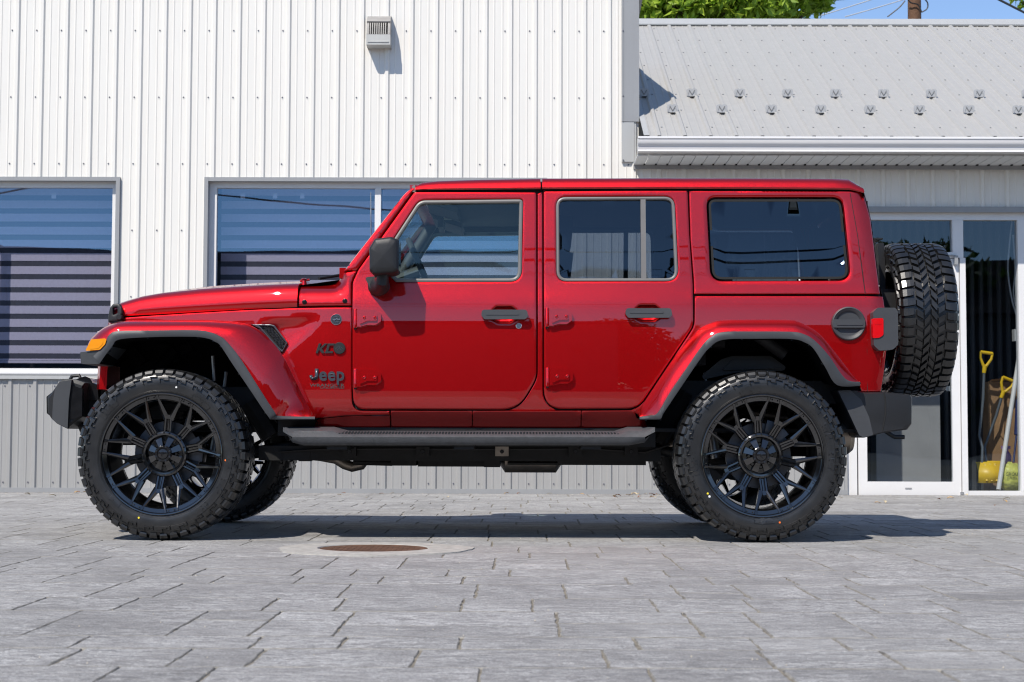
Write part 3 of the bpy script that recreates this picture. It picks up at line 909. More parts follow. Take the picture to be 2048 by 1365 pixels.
# ------------------------------------------------------------------ running boards
for m in SIDES:
    mb = MB(); Y0 = .012
    def T(px, py, Y=Y0): return P(px, py, Y)
    st = [  # px, raised top py, (raised?) profile
        (566, 1), (584, 1), (606, 1), (640, 1), (662, 1), (678, .45), (693, 0), (760, 0), (900, 0), (1040, 0), (1150, 0), (1232, 0), (1245, .5), (1258, 1), (1290, 1), (1310, 1)]
    rows = []
    for px_, rz in st:
        zt = T(px_, 870.5)[1]; zb = T(px_, 891.5 if 600 < px_ < 1284 else (886 if px_ in (584, 1290) else 868))[1]
        if px_ in (566, 1310): zb = T(px_, 861.5)[1]; zt = T(px_, 860)[1]
        x = T(px_, 870)[0]
        zin = T(px_, 862.0 + (-8.0 * rz))[1]
        zmid = zt + (zin - zt) * .35
        rows.append([(x, .30, zin - .004), (x, .19, zin), (x, .155, zin + .0005), (x, .055 - .02 * rz, zmid + .006 * rz), (x, Y0 + .012, zt + .003), (x, Y0, zt - .010), (x, Y0 + .002, zb + .018), (x, Y0 + .014, zb + .003), (x, Y0 + .04, zb), (x, .22, zb + .012), (x, .30, zin - .03)])
    mb.grid(rows)
    mb.f([mb.v(p) for p in rows[0]]); mb.f([mb.v(p) for p in reversed(rows[-1])])
    rb = mb.build('running_board', BOARD, suv, m, sharp=45)
    # grip studs along the tread
    mb = MB()
    xa, xb = T(662, 870)[0], T(1240, 870)[0]; z = T(900, 870.5)[1]; zi = T(900, 862)[1]
    n = 92
    for k in range(n):
        x = xa + (xb - xa) * (k + .5) / n
        for yy in (.035, .062, .09):
            zz = z + .003 + (zi - z) * .35 * min(1, (yy - .024) / .031) if yy < .06 else z + (zi - z) * (.35 + .65 * (yy - .055) / .1)
            mb.box((x - .0045, yy - .005, zz - .002), (x + .0045, yy + .005, zz + .0045), 0)
    mb.build('tread_studs', BLACKP, rb, m)
    for px_ in (680, 930, 1180):
        mb = MB(); x, z = P(px_, 894, .2); mb.box((x - .05, .06, z - .012), (x + .05, .40, z + .010), .004)
        mb.build('step_bracket', CHASSIS, rb, m)

# ------------------------------------------------------------------ bumpers
mb = MB()
def sec(Y, pts): return [(P(a, b, .35)[0], Y, P(a, b, .35)[1]) for a, b in pts]
fp = [(112, 775), (120, 763), (145, 758.5), (170, 766), (167, 777), (166, 834), (154, 842), (135, 858), (115, 848), (104, 838), (96, 826), (95.5, 794), (104, 786)]
fp_in = [(112, 777), (121, 768), (145, 765), (166, 772), (163, 780), (162, 832), (152, 839), (135, 850), (117, 843), (107, 835), (100, 824), (99.5, 797), (106, 789)]
rows = [sec(.334, [((x - 132) * .6 + 132, (y - 808) * .6 + 808) for x, y in fp]), sec(.334, fp_in), sec(.345, fp), sec(.42, fp), sec(.55, [(x - 4, y) for x, y in fp]), sec(CY, [(x - 8, y) for x, y in fp]), sec(2 * CY - .55, [(x - 4, y) for x, y in fp]), sec(2 * CY - .345, fp), sec(2 * CY - .334, fp_in)]
mb.grid(rows, cv=True)
mb.f([mb.v(p) for p in rows[0]]); mb.f([mb.v(p) for p in reversed(rows[-1])])
fb = mb.build('front_bumper', BLACKP, suv, sharp=25)
mb = MB()
# recessed dark cheek, front lamp pod and tow hooks
q = [(137, 768), (165, 778), (164, 832), (151, 838), (137, 838)]
mb.prism(PL(q, .33), .326, .36, .004)
mb.build('bumper_end_plate', GLOSSB, fb)
mb = MB(); mb.prism(PL([(111, 777), (120, 764), (144, 760), (138.5, 800), (136, 857), (116, 848), (105, 838), (107, 800)], .32), .312, .345, .007, 3); mb.build('bumper_wing', GREYP, fb)
for yy in (.46, 2 * CY - .46):
    mb = MB(); c = P(97, 810, yy)
    mb.prism([(P(94, 794, .4)[0], P(94, 794, .4)[1]), (P(109, 782, .4)[0], P(109, 782, .4)[1]), (P(109, 838, .4)[0], P(109, 838, .4)[1]), (P(94.5, 827, .4)[0], P(94.5, 827, .4)[1])], yy - .07, yy + .07, .008)
    mb.build('fog_light_pod', GLOSSB, fb)
    mb = MB()
    a, b, c = P(131, 762, .5), P(138, 752, .5), P(152, 750.5, .5)
    mb.tube([(a[0], yy + .1, a[1] - .03), (a[0] + .004, yy + .1, a[1]), (b[0], yy + .1, b[1]), (c[0], yy + .1, c[1]), (c[0] + .01, yy + .1, c[1] - .02)], .010, 10)
    mb.build('tow_hook', BLACKP, fb)
mb = MB()
q = [(150, 760), (171, 753), (181, 757), (186, 766), (196, 770), (198, 800), (166, 800), (150, 790)]
mb.prism(PL(q, .45), .44, 1.5, .006)
mb.build('winch_plate', GLOSSB, suv)
for yy in (.52, 2 * CY - .52):
    mb = MB(); a, b = P(150, 845, .5), P(170, 878, .5); mb.tube([(a[0], yy, a[1] + .05), (b[0], yy, b[1])], .018, 8)
    a, b = P(150, 790, .5), P(230, 800, .5); mb.box((a[0], yy - .04, P(160, 838, .5)[1]), (b[0] + .35, yy + .05, P(160, 800, .5)[1]), .006)
    mb.build('bumper_bracket', CHASSIS, suv)
# rear bumper
mb = MB()
rp = [(1674, 781), (1703, 779), (1726, 785.5), (1768, 785), (1819, 790.5), (1822, 798), (1821, 848), (1812, 860), (1766, 866), (1726, 876), (1718, 872), (1699, 830)]
def rsec(Y, dx=0, s=1.0):
    o = []
    for a, b in rp:
        x, z = P(1750 + (a - 1750) * s, 828 + (b - 828) * s, .22)
        o.append((x + (dx if a > 1790 else dx * .2), Y, z))
    return o
for side in (0, 1):
    pass
rows = [rsec(.16, -.02, .93), rsec(.172, -.006, .985), rsec(.195, 0), rsec(.30, .02), rsec(.50, .05), rsec(CY, .06), rsec(2 * CY - .50, .05), rsec(2 * CY - .30, .02), rsec(2 * CY - .195, 0), rsec(2 * CY - .172, -.006, .985), rsec(2 * CY - .16, -.02, .93)]
mb.grid(rows, cv=True)
mb.f([mb.v(p) for p in rows[0]]); mb.f([mb.v(p) for p in reversed(rows[-1])])
rbp = mb.build('rear_bumper', BLACKP, suv, sharp=28)
mb = MB()
q = [(1676, 782), (1700, 780.5), (1722, 800), (1738, 835), (1746, 870), (1727, 875.5), (1718, 871), (1699, 830)]
mb.prism(PL(q, .16), .155, .2, .008, 3)
mb.build('bumper_corner', GREYP, rbp)
for pts in (((1768, 787), (1771, 800), (1771, 830), (1765, 862)),):
    mb = MB(); mb.tube(resample([(P(a, b, .16)[0], .1605, P(a, b, .16)[1]) for a, b in pts], 8), .0035, 6); mb.build('bumper_seam', GAPB, rbp)
mb = MB(); mb.tube([(P(a, b, .7)[0], .75, P(a, b, .7)[1]) for a, b in ((1774, 862), (1784, 869), (1794, 874.5), (1813, 874.5))], .012, 10)
mb.build('tow_hook', BLACKP, rbp)
# tail lights
for m in SIDES:
    mb = MB()
    q = PL(fillet([(1744.5, 625, 5), (1754, 616.5, 5), (1789, 616.5, 6), (1794, 624, 6), (1794.5, 690, 6), (1784, 700, 6), (1757, 702, 6), (1746, 692, 6)], n=4), .15)
    mb.prism(q, .128, .40, .014, 4)
    tl = mb.build('tail_light', GREYP, suv, m)
    mb = MB()
    q = PL(fillet([(1744, 637.5, 3), (1766.5, 636.5, 4), (1766.5, 671, 6), (1758, 676, 3), (1745.5, 677, 3)], n=3), .128)
    mb.prism(q, .1225, .16, .004, 3); mb.build('lens', REDLENS, tl, m)
    mb = MB()
    q = PL(fillet([(1749, 642, 2), (1763, 641, 2), (1763, 649, 2), (1749, 650, 2)], n=2), .128); mb.prism(q, .1212, .13, .001); mb.build('reflector', REDLENS, tl, m)
# fuel cap (near side only)
mb = MB(); fx, fz = PB(1696.5, 648); fy = S1(fx, fz); r = .0875
mb.lathe([(.01, r), (-.012, r), (-.019, r * .965), (-.021, r * .92), (-.017, r * .87), (-.015, r * .78), (-.006, r * .70), (-.004, r * .4), (-.003, .0001)], 56, 'Y', (fx, fy, fz))
fc = mb.build('fuel_cap', GREYP, suv)
mb = MB()
q = fillet([(fx - r * .93, fz - r * .24, .006), (fx + r * .93, fz - r * .24, .006), (fx + r * .93, fz + r * .24, .006), (fx - r * .93, fz + r * .24, .006)], n=3)
mb.prism(q, fy - .024, fy - .002, .004, 3)
q = fillet([(fx - r * .72, fz - r * .10, .004), (fx + r * .8, fz - r * .10, .004), (fx + r * .8, fz + r * .12, .004), (fx - r * .72, fz + r * .12, .004)], n=3)
mb.prism(q, fy - .027, fy - .02, .002, 2)
mb.build('cap_grip', GREYP, fc)
# hood latch
for m in SIDES:
    mb = MB(); ysl = lambda a, b: S1(a, b)
    outl = PBL(fillet([(222.5, 617, 4), (229, 609, 5), (242, 608.5, 5), (246.5, 617, 4), (247, 628, 3), (240, 643, 3), (219.5, 645, 3), (219.5, 632, 2)], n=3))
    hole = PBL(fillet([(229.5, 617, 2), (237.5, 615.5, 2), (237.5, 627, 2), (229, 632, 2)], n=3))
    L = panel('hood_latch', outl, BLACKP, suv, [hole], px=False, dy=-.034, thick=.03, bev=.007, mirror=m, step=.02, dens=.008)
    mb = MB(); x, z = PB(242, 636); mb.lathe([(0, .016), (-.036, .016), (-.042, .012), (-.042, .0001)], 16, 'Y', (x, S1(x, z), z)); mb.build('latch_pivot', BLACKP, L, m)
    mb = MB(); mb.prism(PBL(fillet([(219, 632, 2), (241, 628, 2), (246, 645, 3), (219, 647, 3)], n=2)), lambda a, b: S1(a, b) - .026, lambda a, b: S1(a, b) + .01, .006); mb.build('latch_base', BLACKP, L, m)
    # fender vent
    vo = fillet([(500, 648.5), (540, 648.8, 6), (549, 651, 5), (575, 686, 4), (564, 706, 2), (556, 698), (520, 658)], n=3)
    vi = fillet([(519, 652), (541, 652.2, 3), (547, 654.5, 3), (571.5, 686.5, 3), (564, 701, 2), (555.5, 693)], n=3)
    V_ = panel('fender_vent', vo, BADGE, suv, [vi], dy=-.010, thick=.02, bev=.004, mirror=m, step=.02, dens=.008)
    mb = MB(); mb.prism(PBL(vi), lambda a, b: S1(a, b) + .004, lambda a, b: S1(a, b) + .01); mb.build('vent_backing', GAPB, V_, m)
    mb = MB(); pol = ccw(vi)
    pts = []
    for j in range(14):
        for i in range(12):
            pts.append((524 + i * 5.6 + (j % 2) * 2.8, 655 + j * 3.4))
    inside = in_poly(pts, inset(pol, 1.6))
    for (a, b), k in zip(pts, inside):
        if k:
            x, z = PB(a, b); y = S1(x, z)
            h = [(x + .0062 * math.cos(t), z + .0047 * math.sin(t)) for t in [math.pi / 3 * q for q in range(6)]]
            h2 = [(x + .0043 * math.cos(t), z + .0029 * math.sin(t)) for t in [math.pi / 3 * q for q in range(6)]]
            mb.grid([[(p[0], y + .003, p[1]), (p[0] * .6 + q[0] * .4, y - .003, p[1] * .6 + q[1] * .4), (q[0], y + .003, q[1])] for p, q in zip(h, h2)], cu=True)
    mb.build('honeycomb_mesh', mat('vent_mesh', (.5, .53, .58), .3, .7), V_, m)

# ------------------------------------------------------------------ badges and lettering
def letters(name, txt, px0, px1, py_base, py_top, material, extrude, parent=suv, offset=0.0, shear=0.0, spacing=1.0, cap_ref=None, m=False, bevel=0.0, backset=0.0):
    """Letters on the body side between two pixels; cap height from py_top."""
    vs, fs = text_mesh(txt, 1.0, .0, offset, 0.0, shear, spacing)
    vs2, fs2 = text_mesh(txt, 1.0, .5, offset, bevel, shear, spacing)
    xs = [v[0] for v in vs2]; x0, x1 = min(xs), max(xs)
    refs = text_mesh(cap_ref or txt[0], 1.0, 0, offset, 0)[0]; cap = max(v[1] for v in refs); bot = min(0, 0)
    mb = MB()
    def fn(p):
        px_ = px0 + (p[0] - x0) / (x1 - x0) * (px1 - px0)
        py_ = py_base + (p[1]) / cap * (py_top - py_base)
        x, z = PB(px_, py_); y = S1(x, z)
        return (x, y - extrude * (p[2] + .5) - backset, z)
    add_mesh(mb, vs2, fs2, fn)
    return mb.build(name, material, parent, m, sharp=30)
bd = letters('lettering', 'eep', 638.8, 689, 761.2, 743.2, BADGE, .011, offset=.026, spacing=1.08, bevel=0, cap_ref='e')
_j = [(630.3, 738), (636.8, 738), (636.8, 752), (635.5, 757), (631.5, 760.6), (627, 761.2), (622.5, 759.8), (619.8, 756), (619, 751.5), (624.3, 750.5), (625, 753.8), (627.2, 755.3), (629.3, 754.4), (630.3, 751)]
_b = bmesh.new(); _b.from_mesh(bd.data); _jm = MB(); _jm.prism(PBL(_j), lambda a, b: S1(a, b) - .011, lambda a, b: S1(a, b) + .001)
_off = woff(suv); _jme = bpy.data.meshes.new('letter'); bmesh.ops.recalc_face_normals(_jm.bm, faces=_jm.bm.faces)
for _v in _jm.bm.verts: _v.co -= _off
_jm.bm.to_mesh(_jme); _jm.bm.free(); _b.from_mesh(_jme); _b.to_mesh(bd.data); _b.free(); bpy.data.meshes.remove(_jme)
bd['label'] = 'large raised grey letters low on the front fender'
bd = letters('lettering', 'WRANGLER', 619.5, 689, 774, 768, DECAL, .0018, offset=.012, bevel=0); bd['label'] = 'small flat grey lettering under the raised letters'
bd = letters('lettering', 'UNLIMITED', 641, 688.5, 777.8, 774.6, DECAL, .0018, offset=.012, bevel=0); bd['label'] = 'smallest grey lettering at the bottom of the fender'
mb = MB()
K = [[(631.5, 707), (638, 687.5), (642.5, 687.5), (636, 707)], [(637.5, 699.5), (649.5, 687.5), (655, 687.5), (642.5, 699.5)], [(638.0, 699.0), (643.4, 696.8), (650, 707), (644.2, 707)],
     [(650.5, 707), (656.2, 687.5), (661, 687.5), (655.3, 707)], [(656, 687.5), (670, 687.5), (668.8, 691.6), (655, 691.6)], [(651, 703), (666.5, 703), (665.3, 707), (650.5, 707)]]
for i, q in enumerate(K): mb.prism(PBL(q), lambda a, b: S1(a, b) - .010 - i * .0002, lambda a, b: S1(a, b) + .002)
bd = mb.build('lettering', BADGEF, suv); bd['label'] = 'slanted black letters beside a round black emblem'
x, z = PB(679, 697); y = S1(x, z); r = .0305
mb = MB(); mb.lathe([(.002, r), (-.009, r), (-.011, r * .94), (-.011, .0001)], 36, 'Y', (x, y, z))
em = mb.build('emblem', BADGEF, suv); em['label'] = 'round matt black emblem with mountain lines'
mb = MB()
for pts in ([(-.02, -.006), (-.002, .012), (.02, -.004)], [(-.012, -.012), (0, .001), (.014, -.012)], [(-.002, .012), (.006, -.010)]):
    mb.tube([(x + a, y - .0112, z + b) for a, b in pts], .0012, 6)
mb.build('mountain_relief', BADGE, em)
x, z = PB(672.5, 639.5); y = S1(x, z); r = .0295
mb = MB(); mb.lathe([(.002, r), (-.003, r), (-.005, r * .95), (-.005, r * .88), (-.003, r * .86)], 40, 'Y', (x, y, z)); mb.mi = 1
mb.lathe([(-.0032, r * .87), (-.0035, .0001)], 40, 'Y', (x, y, z))
em = mb.build('emblem', [SILVER, BADGE], suv); em['label'] = 'round dark emblem with bright rim above the letters'
mb = MB()
q = [(-.020, -.004), (-.010, .004), (-.005, .001), (.004, .009), (.012, .002), (.020, .005), (.021, -.001), (.010, -.005), (.002, .001), (-.006, -.006)]
mb.prism([(x + a, z + b) for a, b in q], y - .006, y - .002)
for t, zz, sz in (('TRAIL', .010, .0095), ('RATED', -.016, .0085)):
    vs, fs = text_mesh(t, sz, .001, .0)
    cx = (min(v[0] for v in vs) + max(v[0] for v in vs)) / 2
    add_mesh(mb, vs, fs, lambda p: (x + p[0] - cx, y - .005 - p[2], z + zz + p[1]))
mb.build('emblem_relief', SILVER, em)

# ------------------------------------------------------------------ wheels
def ty_prof():
    return [(-.118, .286), (-.140, .294), (-.150, .305), (-.1555, .325), (-.1575, .350), (-.155, .375), (-.148, .395), (-.136, .406), (-.118, .4095), (-.06, .4110), (0, .4115),
            (.06, .4110), (.118, .4095), (.136, .406), (.148, .395), (.155, .375), (.1575, .350), (.1555, .325), (.150, .305), (.140, .294), (.118, .286)]
_p = np.array(ty_prof())
def side_y(r):
    """|y| of the sidewall at radius r."""
    q = _p[:9]
    return float(np.interp(r, q[:, 1], -q[:, 0]))
NP = 50
def make_tyre(parent, text_rot):
    mb = MB()
    pr = catmull(ty_prof(), 3)
    mb.lathe(pr, 96, 'Y')
    # fine rings on the sidewall
    for rr, hh in ((.3135, .0022), (.3185, .0016), (.362, .0014)):
        for s in (-1, 1):
            mb.lathe([(s * (side_y(rr - .002) - .001), rr - .002), (s * (side_y(rr) + hh), rr), (s * (side_y(rr + .002) - .001), rr + .002)], 72, 'Y')
    def pt(y, r, th): return (r * math.cos(th), y, r * math.sin(th))
    pit = 2 * math.pi / NP
    # tread path: (y, base radius) -> outer radius
    def blk(poly, h=.0125, draft=.0016):
        """poly: (s, v) corners; s in radians, v across; raised block."""
        c = np.mean(poly, 0)
        top = []; bot = []
        for s, v in poly:
            rb = float(np.interp(v, [-.136, -.118, -.06, 0, .06, .118, .136], [.408, .4145, .4165, .417, .4165, .4145, .408]))
            dv = np.array((s, v)) - c; k = 1 - .09
            top.append(pt(c[1] + dv[1] * k, rb + h, c[0] + dv[0] * k)); bot.append(pt(v, rb - .010, s))
        A = [mb.v(p) for p in top]; B = [mb.v(p) for p in bot]
        mb.f(A, False)
        for i in range(len(A)): mb.f((A[(i + 1) % len(A)], A[i], B[i], B[(i + 1) % len(A)]), False)
    for k in range(NP):
        t = k * pit
        # two rows of interlocking arrow blocks
        for s, sh in ((-1, 0.0), (1, .5)):
            a = t + sh * pit
            blk([(a, s * .003), (a + .60 * pit, s * .003), (a + 1.30 * pit, s * .035), (a + .66 * pit, s * .035)])
            blk([(a + .92 * pit, s * .039), (a + 1.58 * pit, s * .039), (a + 1.16 * pit, s * .075), (a + .56 * pit, s * .075)])
        # shoulder lugs, long and short in turn, wrapping over the edge
        for s in (-1, 1):
            a = t + (.25 if s > 0 else .72) * pit
            longl = k % 2 == 0
            path = [(.079 if longl else .088, .4165), (.100, .4157), (.120, .4140), (.138, .4085), (.1455, .4015)] + ([(.1495, .392)] if longl else [(.148, .396)])
            hh = [.0125, .0128, .0128, .0125, .0085, .003]
            skew = [0, .06, .10, .12, .12, .12]
            wd = [.76, .80, .83, .84, .80, .70]
            rows = []
            for i, (v, r) in enumerate(path):
                d = np.array((path[min(i + 1, 5)][0] - path[max(i - 1, 0)][0], path[min(i + 1, 5)][1] - path[max(i - 1, 0)][1])); d /= np.linalg.norm(d)
                nrm = np.array((-d[1], d[0])); nrm = nrm if nrm[1] > -.2 else -nrm
                o = np.array((v, r)) + np.array((abs(nrm[0]), nrm[1])) * hh[i]
                b = np.array((v, r)) - np.array((abs(nrm[0]), nrm[1])) * .009
                th0 = a + skew[i] * pit - wd[i] * pit / 2; th1 = th0 + wd[i] * pit; e = .05 * pit
                rows.append([pt(s * b[0], b[1], th0), pt(s * o[0], o[1], th0 + e), pt(s * o[0], o[1], th1 - e), pt(s * b[0], b[1], th1)])
            V = [[mb.v(p) for p in r] for r in rows]
            for i in range(5):
                for j in range(3): mb.f((V[i][j], V[i][j + 1], V[i + 1][j + 1], V[i + 1][j]), False)
            mb.f(V[0], False); mb.f(V[-1], False)
            # a small sipe-like step on the lug
    # stepped bars on the sidewall
    NS = 27
    for k in range(NS):
        for s in (-1, 1):
            a = 2 * math.pi * k / NS; q = 2 * math.pi / NS
            Z = [(-.02, .390), (.46, .3925), (.42, .3745), (.60, .3745), (.63, .381), (.92, .381), (.88, .357), (.80, .357), (.83, .3745), (.70, .3745), (.66, .367), (.30, .367), (.34, .384), (.02, .382)]
            top = []; bot = []
            zl = [(u * q * .375, r) for u, r in Z]
            for (u, r), (u2, r2) in zip(zl, inset(zl, .0032)):
                top.append(pt(s * (side_y(r2) + .0095), r2, a + u2 / .375)); bot.append(pt(s * (side_y(r) - .001), r, a + u / .375))
            A = [mb.v(p) for p in top]; B = [mb.v(p) for p in bot]; mb.f(A, False)
            for i in range(len(A)): mb.f((A[(i + 1) % len(A)], A[i], B[i], B[(i + 1) % len(A)]), False)
    # raised words on the outer sidewall
    def arc(txt, r, mid, size, sp=1.0):
        vs, fs = text_mesh(txt, size, .0020, .008, 0, 0, sp, 2)
        x0 = (min(v[0] for v in vs) + max(v[0] for v in vs)) / 2
        def fn(p):
            th = mid - (p[0] - x0) / r; rr = r + p[1]
            return pt(-(side_y(rr) + .0016 + p[2]), rr, th)
        add_mesh(mb, vs, fs, fn)
    arc('FURY', .3365, R(90 + text_rot), .034, 1.35)
    arc('COUNTRY HUNTER R/T', .3345, R(-78 + text_rot), .027, 1.15)
    arc('35X12.50R22LT', .322, R(5 + text_rot), .012, 1.1)
    arc('LOAD RANGE F', .322, R(175 + text_rot), .011, 1.1)
    return mb.build('tyre', RUBBER, parent, local=True, sharp=32)

def beam(mb, p0, p1, w0, w1, d0, d1, ch=.28):
    """A spoke arm from p0 to p1 (x, y, z): raised flat face towards -Y, depth towards +Y."""
    p0, p1 = Vector(p0), Vector(p1); d = (p1 - p0); d2 = Vector((d.x, 0, d.z)).normalized(); n = Vector((-d2.z, 0, d2.x))
    rows = []
    for p, w_, dp in ((p0, w0, d0), (p1, w1, d1)):
        rows.append([p + n * (-w_ / 2) + Vector((0, .006, 0)), p + n * (-w_ * (.5 - ch)), p + n * (w_ * (.5 - ch)), p + n * (w_ / 2) + Vector((0, .006, 0)), p + n * (w_ * .42) + Vector((0, dp, 0)), p + n * (-w_ * .42) + Vector((0, dp, 0))])
    V = mb.grid(rows, cv=True)
    mb.f(V[0]); mb.f(V[1])

def make_rim(parent, rot):
    mb = MB()
    mb.lathe([(-.118, .2865), (-.146, .296), (-.1525, .3045), (-.1565, .3060), (-.1585, .3035), (-.1575, .298), (-.150, .2945), (-.146, .293), (-.141, .2745), (-.136, .2715), (-.10, .268), (-.02, .262), (.06, .256), (.11, .258), (.142, .270), (.152, .288), (.146, .296), (.118, .2865)], 96, 'Y')
    mb.lathe([(.112, .262), (.060, .260), (-.02, .267), (-.10, .273), (-.118, .2865)], 64, 'Y')
    hub_y = -.072
    # hub ring
    mb.lathe([(-.02, .086), (hub_y - .002, .090), (hub_y - .012, .095), (hub_y - .013, .104), (hub_y - .008, .112), (hub_y + .012, .118), (.02, .112)], 64, 'Y')
    mb.lathe([(-.045, .0001), (-.045, .092)], 48, 'Y')
    for k in range(8):          # star of the centre
        t = 2 * math.pi * k / 8 + R(rot) + .2
        def q(r, dt, y): return (r * math.cos(t + dt), y, r * math.sin(t + dt))
        a = [q(.036, -.30, -.092), q(.036, .30, -.092), q(.090, .19, -.070), q(.090, -.19, -.070)]
        b = [q(.036, -.34, -.045), q(.036, .34, -.045), q(.090, .23, -.045), q(.090, -.23, -.045)]
        A = [mb.v(p) for p in a]; B = [mb.v(p) for p in b]; mb.f(A, False)
        for i in range(4): mb.f((A[i], A[(i + 1) % 4], B[(i + 1) % 4], B[i]), False)
        u = t + math.pi / 8
        mb.lathe([(-.045, .010), (-.062, .010), (-.066, .007), (-.066, .0001)], 10, 'Y', (.058 * math.cos(u), 0, .058 * math.sin(u)))
    for k in range(10):
        t = 2 * math.pi * k / 10 + R(rot)
        def q(r, dt, y): return (r * math.cos(t + dt), y, r * math.sin(t + dt))
        for s in (-1, 1):
            beam(mb, q(.110, s * R(7.2), hub_y - .004), q(.186, s * R(4.0), -.098), .0165, .018, .055, .05)
            beam(mb, q(.176, s * R(3.2), -.0945), q(.280, s * R(11.6), -.146), .031, .0120, .060, .026, .34)
            beam(mb, q(.276, s * R(11.4), -.144), q(.294, s * R(12.2), -.151), .0165, .020, .022, .012, .2)
            mb.disc(*q(.284, s * R(15.2), -.1475), .0032, .004, 8)
            mb.disc(*q(.106, s * R(7.4), hub_y - .013), .0045, .004, 10)
        beam(mb, q(.178, 0, -.0955), q(.198, 0, -.101), .040, .030, .045, .040, .2)
        beam(mb, q(.108, 0, hub_y + .012), q(.185, 0, -.074), .022, .022, .03, .03, .1)
    rim = mb.build('rim', RIMB, parent, local=True, sharp=26)
    mb = MB()
    mb.lathe([(-.07, .044), (-.108, .042), (-.112, .039), (-.112, .029), (-.109, .027), (-.112, .024), (-.115, .012), (-.1155, .0001)], 32, 'Y')
    for k in range(8):
        t = 2 * math.pi * k / 8 + .39
        mb.lathe([(-.098, .006), (-.114, .0055), (-.115, .0001)], 8, 'Y', (.037 * math.cos(t), 0, .037 * math.sin(t)))
    vs, fs = text_mesh('F', .03, .0015, .001); cx = sum(v[0] for v in vs) / len(vs)
    add_mesh(mb, vs, fs, lambda p: (p[0] - cx, -.1155 - p[2], p[1] - .011))
    mb.build('centre_cap', mat('cap_black', (.02, .02, .022), .16, .5, coat=.6), parent, local=True, sharp=30)
    return rim

def make_brake(parent, ang):
    mb = MB()
    mb.lathe([(-.005, .085), (-.005, .165), (.012, .167), (.012, .085)], 48, 'Y'); mb.lathe([(-.03, .0001), (-.03, .075), (-.002, .085)], 32, 'Y')
    mb.build('brake_disc', ALU, parent, local=True)
    mb = MB()
    for s in np.linspace(-.32, .32, 5)[:1]:
        rows = []
        for k in range(9):
            t = R(ang) - .36 + .72 * k / 8
            rows.append([(r * math.cos(t), y, r * math.sin(t)) for y, r in ((-.03, .115), (-.036, .14), (-.03, .185), (.0, .195), (.05, .19), (.05, .115))])
        V = mb.grid(rows, cv=True); mb.f(V[0]); mb.f(V[-1])
    mb.build('brake_caliper', ALU, parent, local=True)

wheel0 = empty('wheel', (WX_F, .1575, ZC), suv)
wheel0['label'] = 'near front wheel with black mesh spokes'
make_tyre(wheel0, 48); make_rim(wheel0, 11); make_brake(wheel0, 8)
def children(o): return [c for c in bpy.data.objects if c.parent == o]
def copy_wheel(x, y, rotz, roty=0.0, name='wheel', brakes=True, label=None):
    c = wheel0.copy(); c.name = name; C.objects.link(c); c.parent = suv
    c.location = Vector((x, y, ZC)) - suv.location
    c.rotation_mode = 'XYZ'
    c.rotation_euler = (0, roty, rotz)
    if label: c['label'] = label
    for ch in children(wheel0):
        if not brakes and ch.name.startswith('brake'): continue
        d = ch.copy(); C.objects.link(d); d.parent = c
    return c
copy_wheel(WX_R, .1575, 0, R(-48), label='near rear wheel with black mesh spokes')
copy_wheel(WX_F, 2 * CY - .1575, math.pi, R(20), label='far front wheel seen under the car')
copy_wheel(WX_R, 2 * CY - .1575, math.pi, R(70), label='far rear wheel seen under the car')
sx, sz = P(1854, 640, CY)
sw = copy_wheel(P(1855.5, 640, .62)[0], CY, math.pi / 2, R(33), 'spare_wheel', False, 'spare wheel with chunky tread hung on the tailgate')
sw.location.z = P(1850, 640.5, CY)[1]
# inspection paint dots on the near tyres
def dot(wx, px_, py_, m_, r=.0052):
    x, z = P(px_, py_, .0); rr = math.hypot(x - wx, z - ZC); y = .1575 - side_y(rr) - .0016
    x, z = P(px_, py_, y)
    mb = MB(); mb.disc(x, y, z, r, .0012, 14)
    return mb.build('paint_dot', m_, suv)
dot(WX_F, 451, 921, ORANGE); dot(WX_F, 277.5, 1036, YELLOWM); dot(WX_F, 352.5, 775, WHITEM)
dot(WX_R, 1559.5, 1045.5, ORANGE); dot(WX_R, 1415.5, 987.5, YELLOWM); dot(WX_R, 1419, 993.5, WHITEM, .0062)
# spare carrier
mb = MB(); x0 = P(1771, 640, .6)[0]
mb.box((x0 - .02, CY - .16, sw.location.z - .16), (sw.location.x + suv.location.x - .02, CY + .16, sw.location.z + .16), .02)
mb.lathe([(0, .13), (.06, .11), (.06, .0001)], 24, 'X', (sw.location.x + suv.location.x - .07, CY, sw.location.z))
mb.build('spare_carrier', BLACKP, suv)
mb = MB(); a = P(1748, 475, .6)
mb.box((a[0] - .05, .62, a[1]), (P(1767, 475, .6)[0], 1.33, P(1750, 491, .6)[1] + .035), .01)
q = PL([(1752, 488), (1764, 489), (1766, 520), (1768, 610), (1757, 610)], CY); mb.prism(q, CY - .05, CY + .05, .006)
mb.build('brake_light_bracket', BLACKP, suv)

